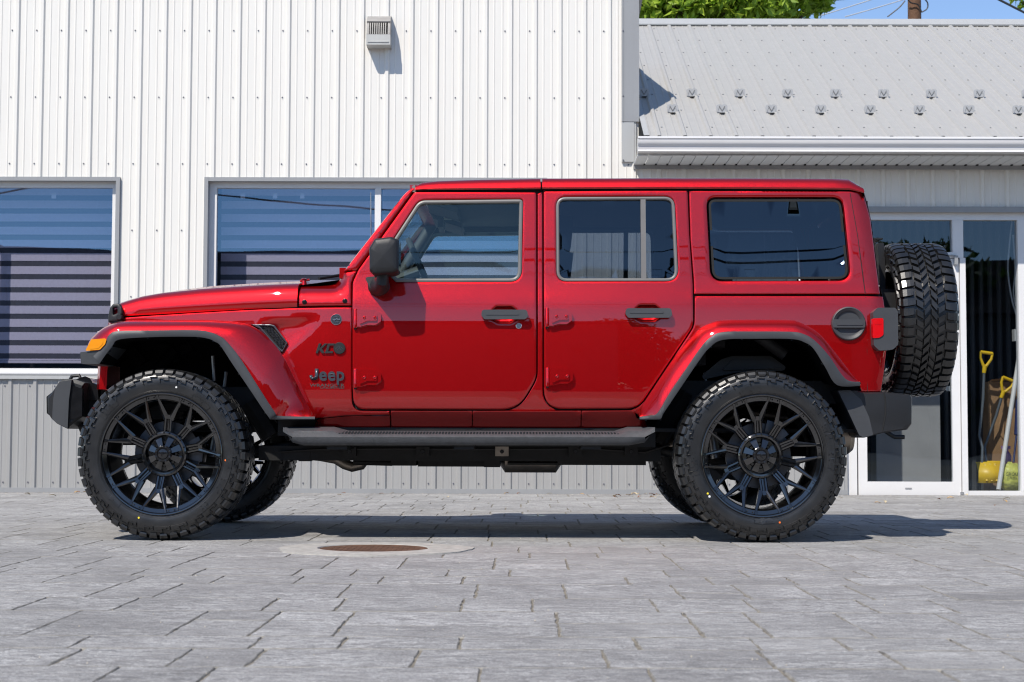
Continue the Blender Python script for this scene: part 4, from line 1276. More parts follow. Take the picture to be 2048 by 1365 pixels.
# ------------------------------------------------------------------ underside
mb = MB()
x0, x1 = P(205, 800, .5)[0], P(1715, 800, .5)[0]
for yy in (.50, 2 * CY - .50):
    za, zb = P(900, 922, .5)[1], P(900, 893, .5)[1]
    mb.box((P(520, 900, .5)[0], yy - .045, za), (P(1320, 900, .5)[0], yy + .045, zb), .012)
    mb.box((x0, yy - .04, .66), (P(520, 900, .5)[0] + .08, yy + .04, .78), .012)
    mb.tube([(P(520, 905, .5)[0] + .06, yy, .52), (P(500, 860, .5)[0], yy, .70)], .06, 8)
    mb.box((P(1320, 900, .5)[0] - .1, yy - .04, .70), (x1, yy + .04, .82), .012)
    mb.tube([(P(1310, 905, .5)[0], yy, .50), (P(1370, 800, .5)[0], yy, .76)], .06, 8)
for px_ in (560, 800, 1000, 1180, 1290):
    x, z = P(px_, 915, .6); mb.box((x - .04, .50, z), (x + .04, 1.45, z + .06), .01)
mb.build('chassis_frame', CHASSIS, suv)
mb = MB()
mb.box((P(600, 860, .3)[0], .275, P(600, 892, .3)[1]), (P(1310, 860, .3)[0], 2 * CY - .275, P(600, 858, .3)[1]), .01)
mb.box((P(640, 830, .3)[0], .27, P(600, 862, .3)[1]), (P(1755, 830, .3)[0] - .12, 2 * CY - .27, P(600, 855, .3)[1]), .0)
mb.box((P(556, 830, .3)[0], .30, P(600, 872, .3)[1]), (P(648, 830, .3)[0], 2 * CY - .30, P(600, 790, .3)[1]))
mb.build('floor_pan', CHASSIS, suv)
mb = MB(); mb.box((P(1280, 830, .3)[0], .62, .68), (P(1745, 830, .3)[0], 2 * CY - .62, .98), .03); mb.build('luggage_floor', DARK, suv)
mb = MB(); mb.box((P(235, 700, .5)[0], .56, .66), (P(620, 700, .5)[0], 2 * CY - .56, 1.06), .05)
mb.build('engine_block', DARK, suv)
for nm, wx in (('front_axle', WX_F), ('rear_axle', WX_R)):
    mb = MB(); mb.tube([(wx, .22, ZC), (wx, 2 * CY - .22, ZC)], .045, 14)
    mb.lathe([(-.14, .07), (-.10, .12), (0, .15), (.10, .12), (.14, .07)], 24, 'Y', (wx, CY + (.12 if nm[0] == 'f' else 0), ZC))
    mb.lathe([(-.16, .0001), (-.15, .07), (-.08, .13), (0, .145)], 24, 'X', (wx, CY + (.12 if nm[0] == 'f' else 0), ZC))
    mb.build(nm, CHASSIS, suv)
for wx, sgn in ((WX_F, 1), (WX_R, -1)):
    for yy in (.53, 2 * CY - .53):
        mb = MB(); pts = []
        for k in range(6 * 12 + 1):
            t = k / 12 * 2 * math.pi; pts.append((wx + .055 * math.cos(t), yy + .055 * math.sin(t), .50 + .34 * k / 72))
        mb.tube(pts, .008, 6); mb.build('coil_spring', CHASSIS, suv)
        mb = MB(); xx = wx + .18 * sgn
        mb.tube([(xx, yy - .08, ZC - .02), (xx + .03 * sgn, yy - .06, .62)], .028, 12); mb.tube([(xx + .03 * sgn, yy - .06, .62), (xx + .055 * sgn, yy - .04, .86)], .011, 8)
        mb.build('shock_absorber', STEEL, suv)
        mb = MB()
        for dz, ln in ((-.06, .80), (.14, .62)):
            mb.tube([(wx, yy - .03, ZC + dz), (wx + ln * sgn, yy + .02, .53 + dz * .25)], .026, 10)
        mb.build('control_arm', CHASSIS, suv)
mb = MB(); mb.tube([(P(425, 712, .35)[0], .36, P(425, 712, .35)[1]), (P(428, 760, .35)[0], .36, P(428, 762, .35)[1])], [.010, .009], 8); mb.build('sway_bar_link', STEEL, suv)
mb = MB(); mb.tube([(WX_F - .12, .24, ZC - .02), (WX_F - .12, 1.7, ZC + .03)], .016, 8); mb.build('tie_rod', CHASSIS, suv)
# exhaust, transfer case, fuel tank, skid plates
mb = MB()
e = [(560, 905), (640, 912), (672, 918), (690, 929), (704, 934), (722, 930), (730, 918)]
mb.tube([(*[P(a, b, .85)[0]], .85, P(a, b, .85)[1]) for a, b in e], .030, 12)
mb.build('exhaust_pipe', EXH, suv)
mb = MB()
a, b = P(1010, 918, .8), P(1112, 922, .8); mb.tube([(a[0] - .03, .80, a[1] - .0), (a[0], .80, a[1]), (b[0], .80, a[1]), (b[0] + .03, .80, a[1])], [.03, .075, .075, .03], 16)
mb.tube([(b[0], .80, a[1]), (P(1300, 900, .8)[0], .75, a[1] + .03), (WX_R, .62, .66), (P(1690, 870, .62)[0] - .15, .60, .60)], .030, 10)
mb.build('exhaust_muffler', EXH, suv)
mb = MB()
a = P(1668, 870, .62); mb.tube([(a[0] - .14, .62, a[1]), (a[0] + .07, .62, a[1]), (a[0] + .095, .62, a[1])], [.10, .105, .085], 20)
mb.build('tailpipe', EXH, suv)
for (a, b, c, d, yy0, yy1) in ((782, 908, 832, 932, .6, 1.1), (836, 915, 975, 934, .65, 1.3), (968, 912, 1000, 935, .55, .75), (1015, 926, 1292, 931, .60, 1.4), (566, 898, 620, 920, .45, .7), (1115, 915, 1292, 929, .5, .9)):
    x0_, z1_ = P(a, b, yy0); x1_, z0_ = P(c, d, yy0); mb = MB(); mb.box((x0_, yy0, z0_), (x1_, yy1, z1_), .012); mb.build('skid_plate', CHASSIS, suv)
mb = MB(); a, b = P(706, 924, .8), P(784, 926, .8); mb.tube([(a[0], .82, a[1]), (b[0], .82, b[1])], .018, 8)
mb.build('drive_shaft', CHASSIS, suv)
# small parts along the frame rail: body mounts, bolts and the brake line
for px_ in (700, 846, 1004, 1150, 1262):
    mb = MB(); x, z = P(px_, 902, .45); mb.box((x - .035, .415, z - .028), (x + .035, .452, z + .022), .006); mb.build('body_mount', EXH if px_ == 1004 else CHASSIS, suv)
    mb = MB(); mb.disc(x, .414, z - .004, .011, .006, 10); mb.build('mount_bolt', BOLT, suv)
mb = MB(); mb.tube([(P(a, b, .44)[0], .44, P(a, b, .44)[1]) for a, b in ((560, 904), (640, 899), (800, 898), (1010, 899), (1180, 898), (1290, 905), (1340, 890))], .006, 6); mb.build('brake_line', CHASSIS, suv)
for px_, w_ in ((598, 24), (742, 16), (1090, 20), (1225, 26)):
    mb = MB(); x0_, z1_ = P(px_, 912, .5); x1_, z0_ = P(px_ + w_, 923, .5); mb.box((x0_, .48, z0_), (x1_, .56, z1_), .008); mb.build('frame_bracket', CHASSIS, suv)
# liner shapes inside the rear arch
for m in SIDES:
    mb = MB()
    q = PL(fillet([(1402, 752, 5), (1440, 720, 14), (1462, 713, 10), (1540, 713, 10), (1570, 735, 8), (1566, 742, 4), (1470, 746, 6), (1405, 760, 4)], n=4), .5)
    mb.prism(q, .46, .56, .02, 3)
    q = PL(fillet([(1440, 742, 4), (1462, 722, 8), (1545, 720, 8), (1566, 738, 4)], n=4), .5); mb.prism(q, .44, .48, .015, 3)
    mb.build('liner_panel', mat('liner_gloss', (.010, .010, .011), .3, noise=(12, .3)), suv, m)
mb = MB()
for (a, b, c) in ((330, 708, .05), (345, 720, .045), (300, 740, .06), (372, 700, .04), (275, 715, .05)):
    x, z = P(a, b, .55); mb.box((x - c, .50, z - c * .6), (x + c, .58, z + c * .6), .015, Matrix.Translation((x, .54, z)) @ Matrix.Rotation(a * .7, 4, 'Y') @ Matrix.Translation((-x, -.54, -z)))
mb.tube([(P(310, 745, .5)[0], .5, P(310, 745, .5)[1]), (P(350, 700, .5)[0], .5, P(350, 700, .5)[1])], .035, 10)
mb.build('engine_bay_parts', DARK, suv)
mb = MB(); mb.box((P(212, 800, .6)[0], .60, .47), (P(330, 800, .6)[0], 2 * CY - .60, .72), .02); mb.build('steering_guard', DARK, suv)
mb = MB(); mb.box((P(1560, 800, .6)[0], .62, .42), (P(1690, 800, .6)[0], 2 * CY - .62, .72), .03); mb.build('fuel_tank', DARK, suv)

# ------------------------------------------------------------------ cabin
def rbox(mb, x0, x1, y0, y1, z0, z1, bev, tilt=0.0):
    c = Vector(((x0 + x1) / 2, (y0 + y1) / 2, z0)); Mx = Matrix.Translation(c) @ Matrix.Rotation(tilt, 4, 'Y') @ Matrix.Translation(-c)
    mb.box((x0, y0, z0), (x1, y1, z1), bev, Mx, 3)
def px_x(px): return P(px, 500, .5)[0]
def py_z(py): return P(900, py, .5)[1]
for yy, nm in ((.62, 'near'), (1.33, 'far')):
    mb = MB(); xb = px_x(1085)
    rbox(mb, xb - .55, xb + .02, yy - .25, yy + .25, .88, 1.02, .05)
    rbox(mb, xb - .04, xb + .10, yy - .24, yy + .24, .98, 1.50, .06, .12)
    se = mb.build('front_seat', CLOTH, suv)
    mb = MB(); rbox(mb, xb + .05, xb + .15, yy - .14, yy + .14, 1.53, 1.70, .04, .1); mb.tube([(xb + .11, yy - .06, 1.46), (xb + .11, yy - .06, 1.56)], .008, 6); mb.tube([(xb + .11, yy + .06, 1.46), (xb + .11, yy + .06, 1.56)], .008, 6)
    mb.build('headrest', CLOTH, se)
mb = MB(); xb = px_x(1400)
rbox(mb, xb - .5, xb + .02, .42, 2 * CY - .42, .90, 1.04, .05); rbox(mb, xb - .03, xb + .12, .42, 2 * CY - .42, 1.0, 1.42, .06, .12)
se = mb.build('rear_seat', CLOTH, suv)
for yy in (.66, 1.29):
    mb = MB(); rbox(mb, xb + .05, xb + .14, yy - .13, yy + .13, 1.44, 1.62, .04, .1); mb.build('headrest', CLOTH, se)
mb = MB(); xd = px_x(715)
mb.box((xd - .12, .30, .95), (xd + .28, 2 * CY - .30, 1.255), .05); mb.build('dashboard', TRIM, suv)
mb = MB(); c = Vector((px_x(842), .64, py_z(538))); ring = []
for k in range(33):
    t = 2 * math.pi * k / 32; ring.append(c + Matrix.Rotation(R(-24), 3, 'Y') @ Vector((0, .185 * math.cos(t), .185 * math.sin(t))))
mb.tube(ring, .015, 8, cap=False); mb.tube([c + Vector((-.02, 0, 0)), c + Vector((-.3, 0, -.10))], .03, 8)
for a in (0, 2.1, 4.2): mb.tube([c, c + Matrix.Rotation(R(-24), 3, 'Y') @ Vector((0, .18 * math.cos(a), .18 * math.sin(a)))], .012, 6)
mb.build('steering_wheel', TRIM, suv)
mb = MB()
zr = py_z(392)
for yy in (.36, 2 * CY - .36):
    mb.tube([(px_x(722), yy, 1.28), (px_x(846), yy, zr), (px_x(1078), yy, zr + .02), (px_x(1380), yy, zr + .02), (px_x(1655), yy, zr), (px_x(1690), yy, 1.55), (px_x(1700), yy, 1.0)], .035, 10)
    mb.tube([(px_x(1080), yy, zr), (px_x(1078), yy, .9)], .032, 10)
    mb.tube([(px_x(1375), yy, zr), (px_x(1480), yy, 1.1), (px_x(1560), yy, .95)], .032, 10)
for px_ in (1078, 1378): mb.tube([(px_x(px_), .36, zr + .01), (px_x(px_), 2 * CY - .36, zr + .01)], .032, 10)
mb.build('roll_cage', TRIM, suv)
for m in SIDES:
    mb = MB(); mb.box((px_x(1692), .345, 1.20), (px_x(1724), .50, 1.76), .01); mb.build('rear_pillar_trim', TRIM, suv, m)
mb = MB(); x = px_x(868); mb.box((x, .85, py_z(438)), (x + .03, 1.10, py_z(415)), .01); mb.tube([(x, CY, py_z(416)), (x - .05, CY, py_z(400))], .008, 6); mb.build('rearview_mirror', TRIM, suv)
for yy in (.66, 1.28):
    mb = MB(); x = px_x(855); rbox(mb, x - .01, x + .16, yy - .2, yy + .2, py_z(418), py_z(408), .006, .3); mb.build('sun_visor', LINER, suv)
    mb = MB(); mb.box((x + .04, yy - .204, py_z(412)), (x + .12, yy - .200, py_z(404)), .0); mb.build('visor_label', mat('label_pale', (.7, .66, .5), .6), suv)
mb = MB(); mb.box((P(640, 600, .4)[0], .32, .62), (px_x(1290), 2 * CY - .32, .70)); mb.box((px_x(1291), .66, .66), (px_x(1715), 2 * CY - .66, 1.0), .02)
mb.build('cabin_floor', TRIM, suv)
# ------------------------------------------------------------------ materials of the place
def siding_mat(name, col, rough=.42, streak=.05, seed=0.0):
    """Painted steel: faint vertical streaks and dust."""
    m = mat(name, col, rough, 0, .15, .25)
    n = m.node_tree; b = n.nodes['Principled BSDF']
    tc = n.nodes.new('ShaderNodeTexCoord'); mp = n.nodes.new('ShaderNodeMapping')
    mp.inputs['Scale'].default_value = (9, 9, .5); mp.inputs['Location'].default_value = (seed, seed, seed)
    n.links.new(tc.outputs['Object'], mp.inputs[0])
    t = n.nodes.new('ShaderNodeTexNoise'); t.inputs['Scale'].default_value = 1.6; t.inputs['Detail'].default_value = 7; t.inputs['Roughness'].default_value = .65
    n.links.new(mp.outputs[0], t.inputs['Vector'])
    mr = n.nodes.new('ShaderNodeMapRange'); mr.inputs['From Min'].default_value = .3; mr.inputs['From Max'].default_value = .75
    mr.inputs['To Min'].default_value = 1 + streak * .5; mr.inputs['To Max'].default_value = 1 - streak
    n.links.new(t.outputs['Fac'], mr.inputs['Value'])
    mx = n.nodes.new('ShaderNodeVectorMath'); mx.operation = 'SCALE'; mx.inputs[0].default_value = col
    n.links.new(mr.outputs[0], mx.inputs['Scale']); n.links.new(mx.outputs[0], b.inputs['Base Color'])
    t2 = n.nodes.new('ShaderNodeTexNoise'); t2.inputs['Scale'].default_value = 3.0; t2.inputs['Detail'].default_value = 2
    n.links.new(tc.outputs['Object'], t2.inputs['Vector'])
    bp = n.nodes.new('ShaderNodeBump'); bp.inputs['Strength'].default_value = .2; bp.inputs['Distance'].default_value = .006
    n.links.new(t2.outputs['Fac'], bp.inputs['Height']); n.links.new(bp.outputs[0], b.inputs['Normal'])
    return m
WHITE_S = siding_mat('white_steel_siding', (.735, .713, .662), .45, .035)
GREY_S = siding_mat('grey_steel_siding', (.33, .327, .318), .45, .08, 3)
ROOF_S = siding_mat('grey_steel_roof', (.39, .382, .362), .45, .06, 8)
TRIM_S = siding_mat('grey_steel_trim', (.285, .29, .295), .42, .06, 5)
TRIM_L = siding_mat('light_steel_trim', (.40, .405, .40), .42, .06, 6)
VINYL = mat('white_window_frame', (.70, .69, .68), .35, spec=.5, noise=(5, .03))
GUTTER = mat('white_gutter', (.70, .69, .68), .28, coat=.6, coat_rough=.1, noise=(4, .03))
SCREW = mat('painted_screw', (.12, .12, .15), .45)
ROOM = mat('dim_room', (.030, .032, .038), .9, noise=(2, .2))
BLIND = mat('blind_cloth', (.70, .67, .76), .85, bump=(600, .3, .001), noise=(40, .06))
SHEER = mat('blind_sheer', (.085, .088, .105), .8, noise=(30, .15))
GL_B = glass('shop_window_glass', (.66, .67, .73), 2.65, 0, .0012, (.42, .62, .84))
GL_D = glass('shop_door_glass', (.70, .73, .74), 1.75, 0, .0018, (.7, .85, 1.0))

YW = 6.8
def W(px, py, Y=YW): return P(px, py, Y)
def siding(mb, x0, x1, z0, z1, Y, phase, pitch=.2286, h=.019, screws=(), smat=1, minor=.0042):
    """Ribbed steel sheet in the plane Y, ribs towards the viewer."""
    k0 = math.floor((x0 - phase) / pitch) - 1; pts = []
    k = k0
    while True:
        c = phase + k * pitch
        if c > x1 + pitch: break
        pts += [(c - .026, 0), (c - .013, h), (c + .013, h), (c + .026, 0)]
        for d in (.0762, .1524): pts += [(c + d - .009, 0), (c + d - .004, minor), (c + d + .004, minor), (c + d + .009, 0)]
        k += 1
    xs = [p[0] for p in pts]; hs = [p[1] for p in pts]
    q = [(x0, float(np.interp(x0, xs, hs)))] + [p for p in pts if x0 < p[0] < x1] + [(x1, float(np.interp(x1, xs, hs)))]
    V = [[mb.v((a, Y - b, z)) for a, b in q] for z in (z0, z1)]
    for i in range(len(q) - 1): mb.f((V[0][i], V[0][i + 1], V[1][i + 1], V[1][i]), False)
    old = mb.mi; mb.mi = smat
    for zz in screws:
        if not z0 < zz < z1: continue
        k = k0
        while phase + k * pitch < x1 + pitch:
            x = phase + k * pitch - .052
            if x0 + .01 < x < x1 - .01: mb.lathe([(-.0, .0075), (-.003, .0075), (-.0032, .005), (-.008, .005), (-.008, .0001)], 6, 'Y', (x, Y, zz))
            k += 1
    mb.mi = old

PH = W(37, 0)[0]
# ------------------------------------------------------------------ the tall white building on the left
XL, XC = -9.5, W(1277, 200)[0]
ZT = 4.62
hall = empty('commercial_building', ((XL + XC) / 2, YW, 0))
tag(hall, 'tall white ribbed steel building with grey lower wall and wide shaded windows', 'building')
zs_ = [W(300, y)[1] for y in (61.5, 195, 328)]
zw0, zw1 = W(600, 752)[1], W(600, 356)[1]
zb = W(600, 982)[1]
wins = [(-330, 239, (-60,)), (408, 1094, (754,))]
mb = MB()
xr = XC
siding(mb, XL, xr, zw1, ZT, YW, PH, screws=zs_)
edges_x = [XL, W(-330, 500)[0], W(239, 500)[0], W(408, 500)[0], W(1094, 500)[0], XC]
zlow = [W(300, y)[1] for y in (461, 594, 727)]
siding(mb, edges_x[0], edges_x[1], zw0, zw1, YW, PH, screws=zlow)
siding(mb, edges_x[2], edges_x[3], zw0, zw1, YW, PH, screws=zlow)
siding(mb, edges_x[4], edges_x[5], zw0, zw1 + .0, YW, PH, screws=zlow)
mb.build('upper_wall', [WHITE_S, SCREW], hall, sharp=20)
mb = MB()
siding(mb, XL, XC, zb + .02, zw0 - .035, YW, PH, screws=[zb + .07, zw0 - .10])
mb.build('lower_wall', [GREY_S, SCREW], hall, sharp=20)
mb = MB()
mb.box((XL, YW - .035, zw0 - .037), (XC, YW + .02, zw0 - .004), .003)
mb.build('wall_band', TRIM_L, hall)
mb = MB()
mb.box((XL, YW - .030, zb - .02), (XC, YW + .05, zb + .022), .002)
mb.build('base_trim', TRIM_S, hall)
mb = MB()
mb.box((XL, YW - .05, -.25), (XC, YW + .1, zb - .02), .0)
mb.build('footing', mat('footing_concrete', (.26, .255, .25), .9, bump=(40, .4, .004), noise=(8, .2)), hall)
# body of the hall behind its front sheet: side wall, back, roof
mb = MB()
mb.mi = 0
YB = 11.5; zB = 4.1
mb.poly([(XC - .004, YW + .002, -.2), (XC - .004, YB, -.2), (XC - .004, YB, zB), (XC - .004, YW + .002, ZT)])
mb.poly([(XL, YW + .002, -.2), (XL, YB, -.2), (XL, YB, zB), (XL, YW + .002, ZT)])
mb.poly([(XL, YB, -.2), (XC - .004, YB, -.2), (XC - .004, YB, zB), (XL, YB, zB)])
mb.build('side_wall', WHITE_S, hall, recalc=True)
mb = MB(); mb.grid([[(XL - .1, YW - .02, ZT + .01), (XC + .05, YW - .02, ZT + .01)], [(XL - .1, YB + .1, zB + .02), (XC + .05, YB + .1, zB + .02)]])
mb.box((XL - .1, YW - .024, ZT - .005), (XC + .02, YW + .06, ZT + .10), .004)
mb.build('roof', TRIM_S, hall)
# room behind the windows
mb = MB()
for yy in (YW + .95,):
    mb.poly([(XL + .1, yy, 0), (XC - .1, yy, 0), (XC - .1, yy, ZT - .4), (XL + .1, yy, ZT - .4)])
mb.poly([(XL + .1, YW + .06, zw1 + .02), (XC - .1, YW + .06, zw1 + .02), (XC - .1, YW + .96, zw1 + .02), (XL + .1, YW + .96, zw1 + .02)])
mb.poly([(XL + .1, YW + .06, zw0 - .02), (XC - .1, YW + .06, zw0 - .02), (XC - .1, YW + .96, zw0 - .02), (XL + .1, YW + .96, zw0 - .02)])
mb.build('interior', ROOM, hall)

def frame_rect(mb, x0, x1, z0, z1, wl, wr, wb, wt_, y0, y1, bev=.004):
    mb.box((x0, y0, z0), (x0 + wl, y1, z1), bev); mb.box((x1 - wr, y0, z0), (x1, y1, z1), bev)
    mb.box((x0 + wl, y0 + .0015, z0), (x1 - wr, y1, z0 + wb), bev); mb.box((x0 + wl, y0 + .0015, z1 - wt_), (x1 - wr, y1, z1), bev)
def shop_window(pxa, pxb, mull, blind_from):
    xa, xb = W(pxa, 500)[0], W(pxb, 500)[0]; t = .036
    mb = MB(); frame_rect(mb, xa, xb, zw0, zw1, t, t, .012, t, YW - .032, YW + .10, .003)
    win = mb.build('window', TRIM_S, hall)
    win['label'] = 'wide window with striped blind at the left picture edge' if pxa < 0 else 'wide striped blind window partly hidden behind the red vehicle'
    fx0, fx1, fz0, fz1 = xa + t + .03, xb - t - .03, zw0 + .012, zw1 - t
    mb = MB(); yf = YW + .052
    frame_rect(mb, xa + t, xb - t, fz0, fz1, .066, .05, .052, .052, yf, yf + .07)
    for q in mull:
        c = W(q, 500)[0]; mb.box((c - .028, yf - .001, fz0 + .052), (c + .028, yf + .07, fz1 - .052), .004)
    mb.box((xa + t, yf - .02, fz0), (xb - t, yf + .01, fz0 + .016), .003)
    mb.build('frame', VINYL, win)
    mb = MB(); mb.poly([(xa + t + .06, yf + .032, fz0 + .04), (xb - t - .04, yf + .032, fz0 + .04), (xb - t - .04, yf + .032, fz1 - .04), (xa + t + .06, yf + .032, fz1 - .04)])
    mb.build('pane', GL_B, win, recalc=False)
    # banded roller blind: cloth and sheer in turn, in one sheet per bay
    bays = [xa + t + .05] + [W(q, 500)[0] for q in mull] + [xb - t - .03]
    for i in range(len(bays) - 1):
        mb = MB(); x0 = bays[i] + .012; x1 = bays[i + 1] - .012
        if i == 0: x0 -= .02
        yb_ = YW + .43; zz = fz1 + .01; zend = W(100, 721, yb_)[1]; n = 0
        z_ref = W(100, 522.5, yb_)[1]; pit = 26.6 * 15.43 / FPX
        zt = z_ref + pit * math.ceil((zz - z_ref) / pit)
        z = zt
        while z > zend:
            d = pit * .40
            mb.mi = 1; mb.poly([(x0, yb_, max(z - d, zend)), (x1, yb_, max(z - d, zend)), (x1, yb_, z), (x0, yb_, z)])
            if z - d > zend:
                mb.mi = 0; mb.poly([(x0, yb_ - .004, max(z - pit, zend)), (x1, yb_ - .004, max(z - pit, zend)), (x1, yb_ - .004, z - d), (x0, yb_ - .004, z - d)])
            z -= pit
        mb.mi = 0; mb.box((x0, yb_ - .012, zend - .028), (x1, yb_ + .01, zend - .003), .005)
        mb.build('blind', [BLIND, SHEER], win)
    # blind brackets near the head
    mb = MB()
    for q in ((480, 545, 600) if pxa > 0 else (98,)):
        x, z = W(q, 386); mb.box((x - .02, yf + .10, z - .03), (x + .02, yf + .112, z + .02), .002)
    mb.build('blind_bracket', VINYL, win)
shop_window(*wins[0], None)
shop_window(*wins[1], None)

# corner trim
mb = MB()
z245 = W(1260, 245)[1]; z325 = W(1260, 325)[1]
xa = W(1243, 200)[0]
mb.box((xa, YW - .034, z245), (XC + .004, YW + .18, ZT), .004)
mb.box((xa + .012, YW - .038, z245), (xa + .016, YW - .03, ZT))
mb.build('corner_trim', TRIM_S, hall)
mb = MB(); mb.box((xa, YW - .030, z325), (W(1268, 280)[0], YW + .10, z245 - .003), .004)
xx = W(1272, 280)[0]
mb.box((W(1268, 280)[0] + .001, YW - .026, z325 - .0), (xx, YW - .01, z245 - .02), .003)
mb.build('corner_trim', TRIM_L, hall)
mb = MB()
for zz in (W(1245, 64)[1], W(1245, 194)[1], W(1245, 322)[1]):
    mb.lathe([(0, .008), (-.004, .0075), (-.008, .005), (-.008, .0001)], 6, 'Y', (xa + .014, YW - .034, zz))
mb.build('trim_screw', SCREW, hall)
# louvred exhaust hood high on the wall
hx0, hx1 = W(736.5, 60)[0], W(783, 60)[0]; hz1 = W(760, 38)[1]
HC = mat('hood_plastic', (.31, .295, .275), .5, noise=(12, .08)); 
HL = mat('hood_plastic_pale', (.46, .46, .44), .5, noise=(12, .08))
pr = [(0, .02), (-.075, .005), (-.118, -.03), (-.150, -.10), (-.165, -.185)]
pz = lambda t: hz1 + t
mb = MB()
n = 9; wv = hx1 - hx0
# curved shell with slots: solid strips between the louvres
def prof(t): return float(np.interp(t, range(5), [p[0] for p in pr])), float(np.interp(t, range(5), [p[1] for p in pr]))
rows = [[(hx0 + .000, YW + prof(t)[0], pz(prof(t)[1])), (hx1, YW + prof(t)[0], pz(prof(t)[1]))] for t in np.linspace(0, 2.6, 8)]
mb.grid(rows)
for i in range(n + 1):
    a = hx0 + (.018 if i else 0) + (wv - .036) * i / n - (.009 if i else 0); b = a + (.010 if 0 < i < n else .024)
    if i == n: a = hx1 - .022; b = hx1
    if i == 0: a = hx0; b = hx0 + .022
    mb.grid([[(a, YW + prof(t)[0], pz(prof(t)[1])), (b, YW + prof(t)[0], pz(prof(t)[1]))] for t in np.linspace(2.6, 4, 5)])
for x in (hx0, hx1):
    mb.poly([(x, YW + .0, pz(.02))] + [(x, YW + a, pz(b)) for a, b in pr[1:]] + [(x, YW - .14, pz(-.29)), (x, YW, pz(-.29))])
hood_o = mb.build('exhaust_hood', HC, hall, sharp=30)
mb = MB(); mb.poly([(hx0 + .004, YW - .10, pz(-.20)), (hx1 - .004, YW - .10, pz(-.20)), (hx1 - .004, YW - .07, pz(-.03)), (hx0 + .004, YW - .07, pz(-.03))]); mb.build('louvre_backing', GAPB, hood_o)
mb = MB()
mb.box((hx0 - .002, YW - .170, pz(-.283)), (hx1 + .002, YW - .002, pz(-.188)), .008)
mb.box((hx0 + .012, YW - .176, pz(-.262)), (hx1 - .012, YW - .168, pz(-.250)), .002)
mb.build('hood_skirt', HL, hood_o)

# ------------------------------------------------------------------ the low annex with the pitched roof on the right
annex = empty('low_annex', (W(1660, 900)[0], YW, 0))
tag(annex, 'low ribbed steel annex with grey pitched roof, white gutter and glass shop door', 'building')
XA0, XA1 = XC + .001, 8.5
zh = W(1850, 415)[1]; zsof = W(1850, 330)[1]
YE = 6.22; ZE = P(1700, 276, YE)[1]
SL = .5
YR = 10.4; ZR = ZE + (YR - YE) * SL
def roof_z(Y): return ZE + (Y - YE) * SL
xd0 = W(1693, 700)[0]; xd1 = W(2150, 700)[0]
zdb = W(1850, 994)[1]
mb = MB()
siding(mb, XA0, XA1, zh, zsof + .12, YW + .001, PH, h=.019, minor=.004)
siding(mb, XA0, xd0, zw0, zh, YW + .001, PH)
siding(mb, xd1, XA1, zw0, zh, YW + .001, PH)
for y1_, x_ in ((11.6, XA1),):
    mb.poly([(XA1, YW, 0), (XA1, 14.5, 0), (XA1, 14.5, 3.2), (XA1, YR, ZR - .1), (XA1, YW, roof_z(YW) - .1)])
mb.poly([(XA0, 14.5, 0), (XA1, 14.5, 0), (XA1, 14.5, 3.2), (XA0, 14.5, 3.2)])
mb.build('wall', [WHITE_S, SCREW], annex, sharp=20)
mb = MB(); siding(mb, XA0, xd0, zb + .02, zw0 - .035, YW + .001, PH, screws=[zb + .07]); mb.build('lower_wall', [GREY_S, SCREW], annex, sharp=20)
mb = MB(); siding(mb, xd1, XA1, zb + .02, zw0 - .035, YW + .001, PH)
mb.build('lower_wall', [GREY_S, SCREW], annex, sharp=20)
mb = MB(); mb.box((XA0, YW - .034, zw0 - .037), (xd0, YW + .02, zw0 - .004), .003); mb.build('wall_band', TRIM_L, annex)
mb = MB(); mb.box((XA0, YW - .030, zb - .02), (xd0 - .002, YW + .05, zb + .022), .002)
mb.box((XA0, YW - .028, -.2), (xd0 - .002, YW + .05, zb - .021)); mb.build('base_trim', TRIM_S, annex)
# roof: ribbed sheet on the slope
mb = MB(); t = (Vector((0, 1, SL))).normalized(); nrm = Vector((0, -SL, 1)).normalized()
XR0 = XC + .006; pitch = .2286; phr = P(1370, 275, YE)[0]
pts = []
k = math.floor((XR0 - phr) / pitch) - 1
while phr + k * pitch < XA1 + .3:
    c = phr + k * pitch
    pts += [(c - .026, 0), (c - .013, .019), (c + .013, .019), (c + .026, 0)]
    for d in (.0762, .1524): pts += [(c + d - .009, 0), (c + d - .004, .0045), (c + d + .004, .0045), (c + d + .009, 0)]
    k += 1
pts = [p for p in pts if XR0 <= p[0] <= XA1 + .25]
Ln = math.hypot(YR - YE, ZR - ZE)
rows = []
for s in np.linspace(0, Ln, 6):
    base = Vector((0, YE, ZE)) + t * s
    rows.append([(a, (base + nrm * b).y, (base + nrm * b).z) for a, b in pts])
V = [[mb.v(p) for p in r] for r in rows]
for i in range(5):
    for j in range(len(pts) - 1): mb.f((V[i][j], V[i][j + 1], V[i + 1][j + 1], V[i + 1][j]), False)
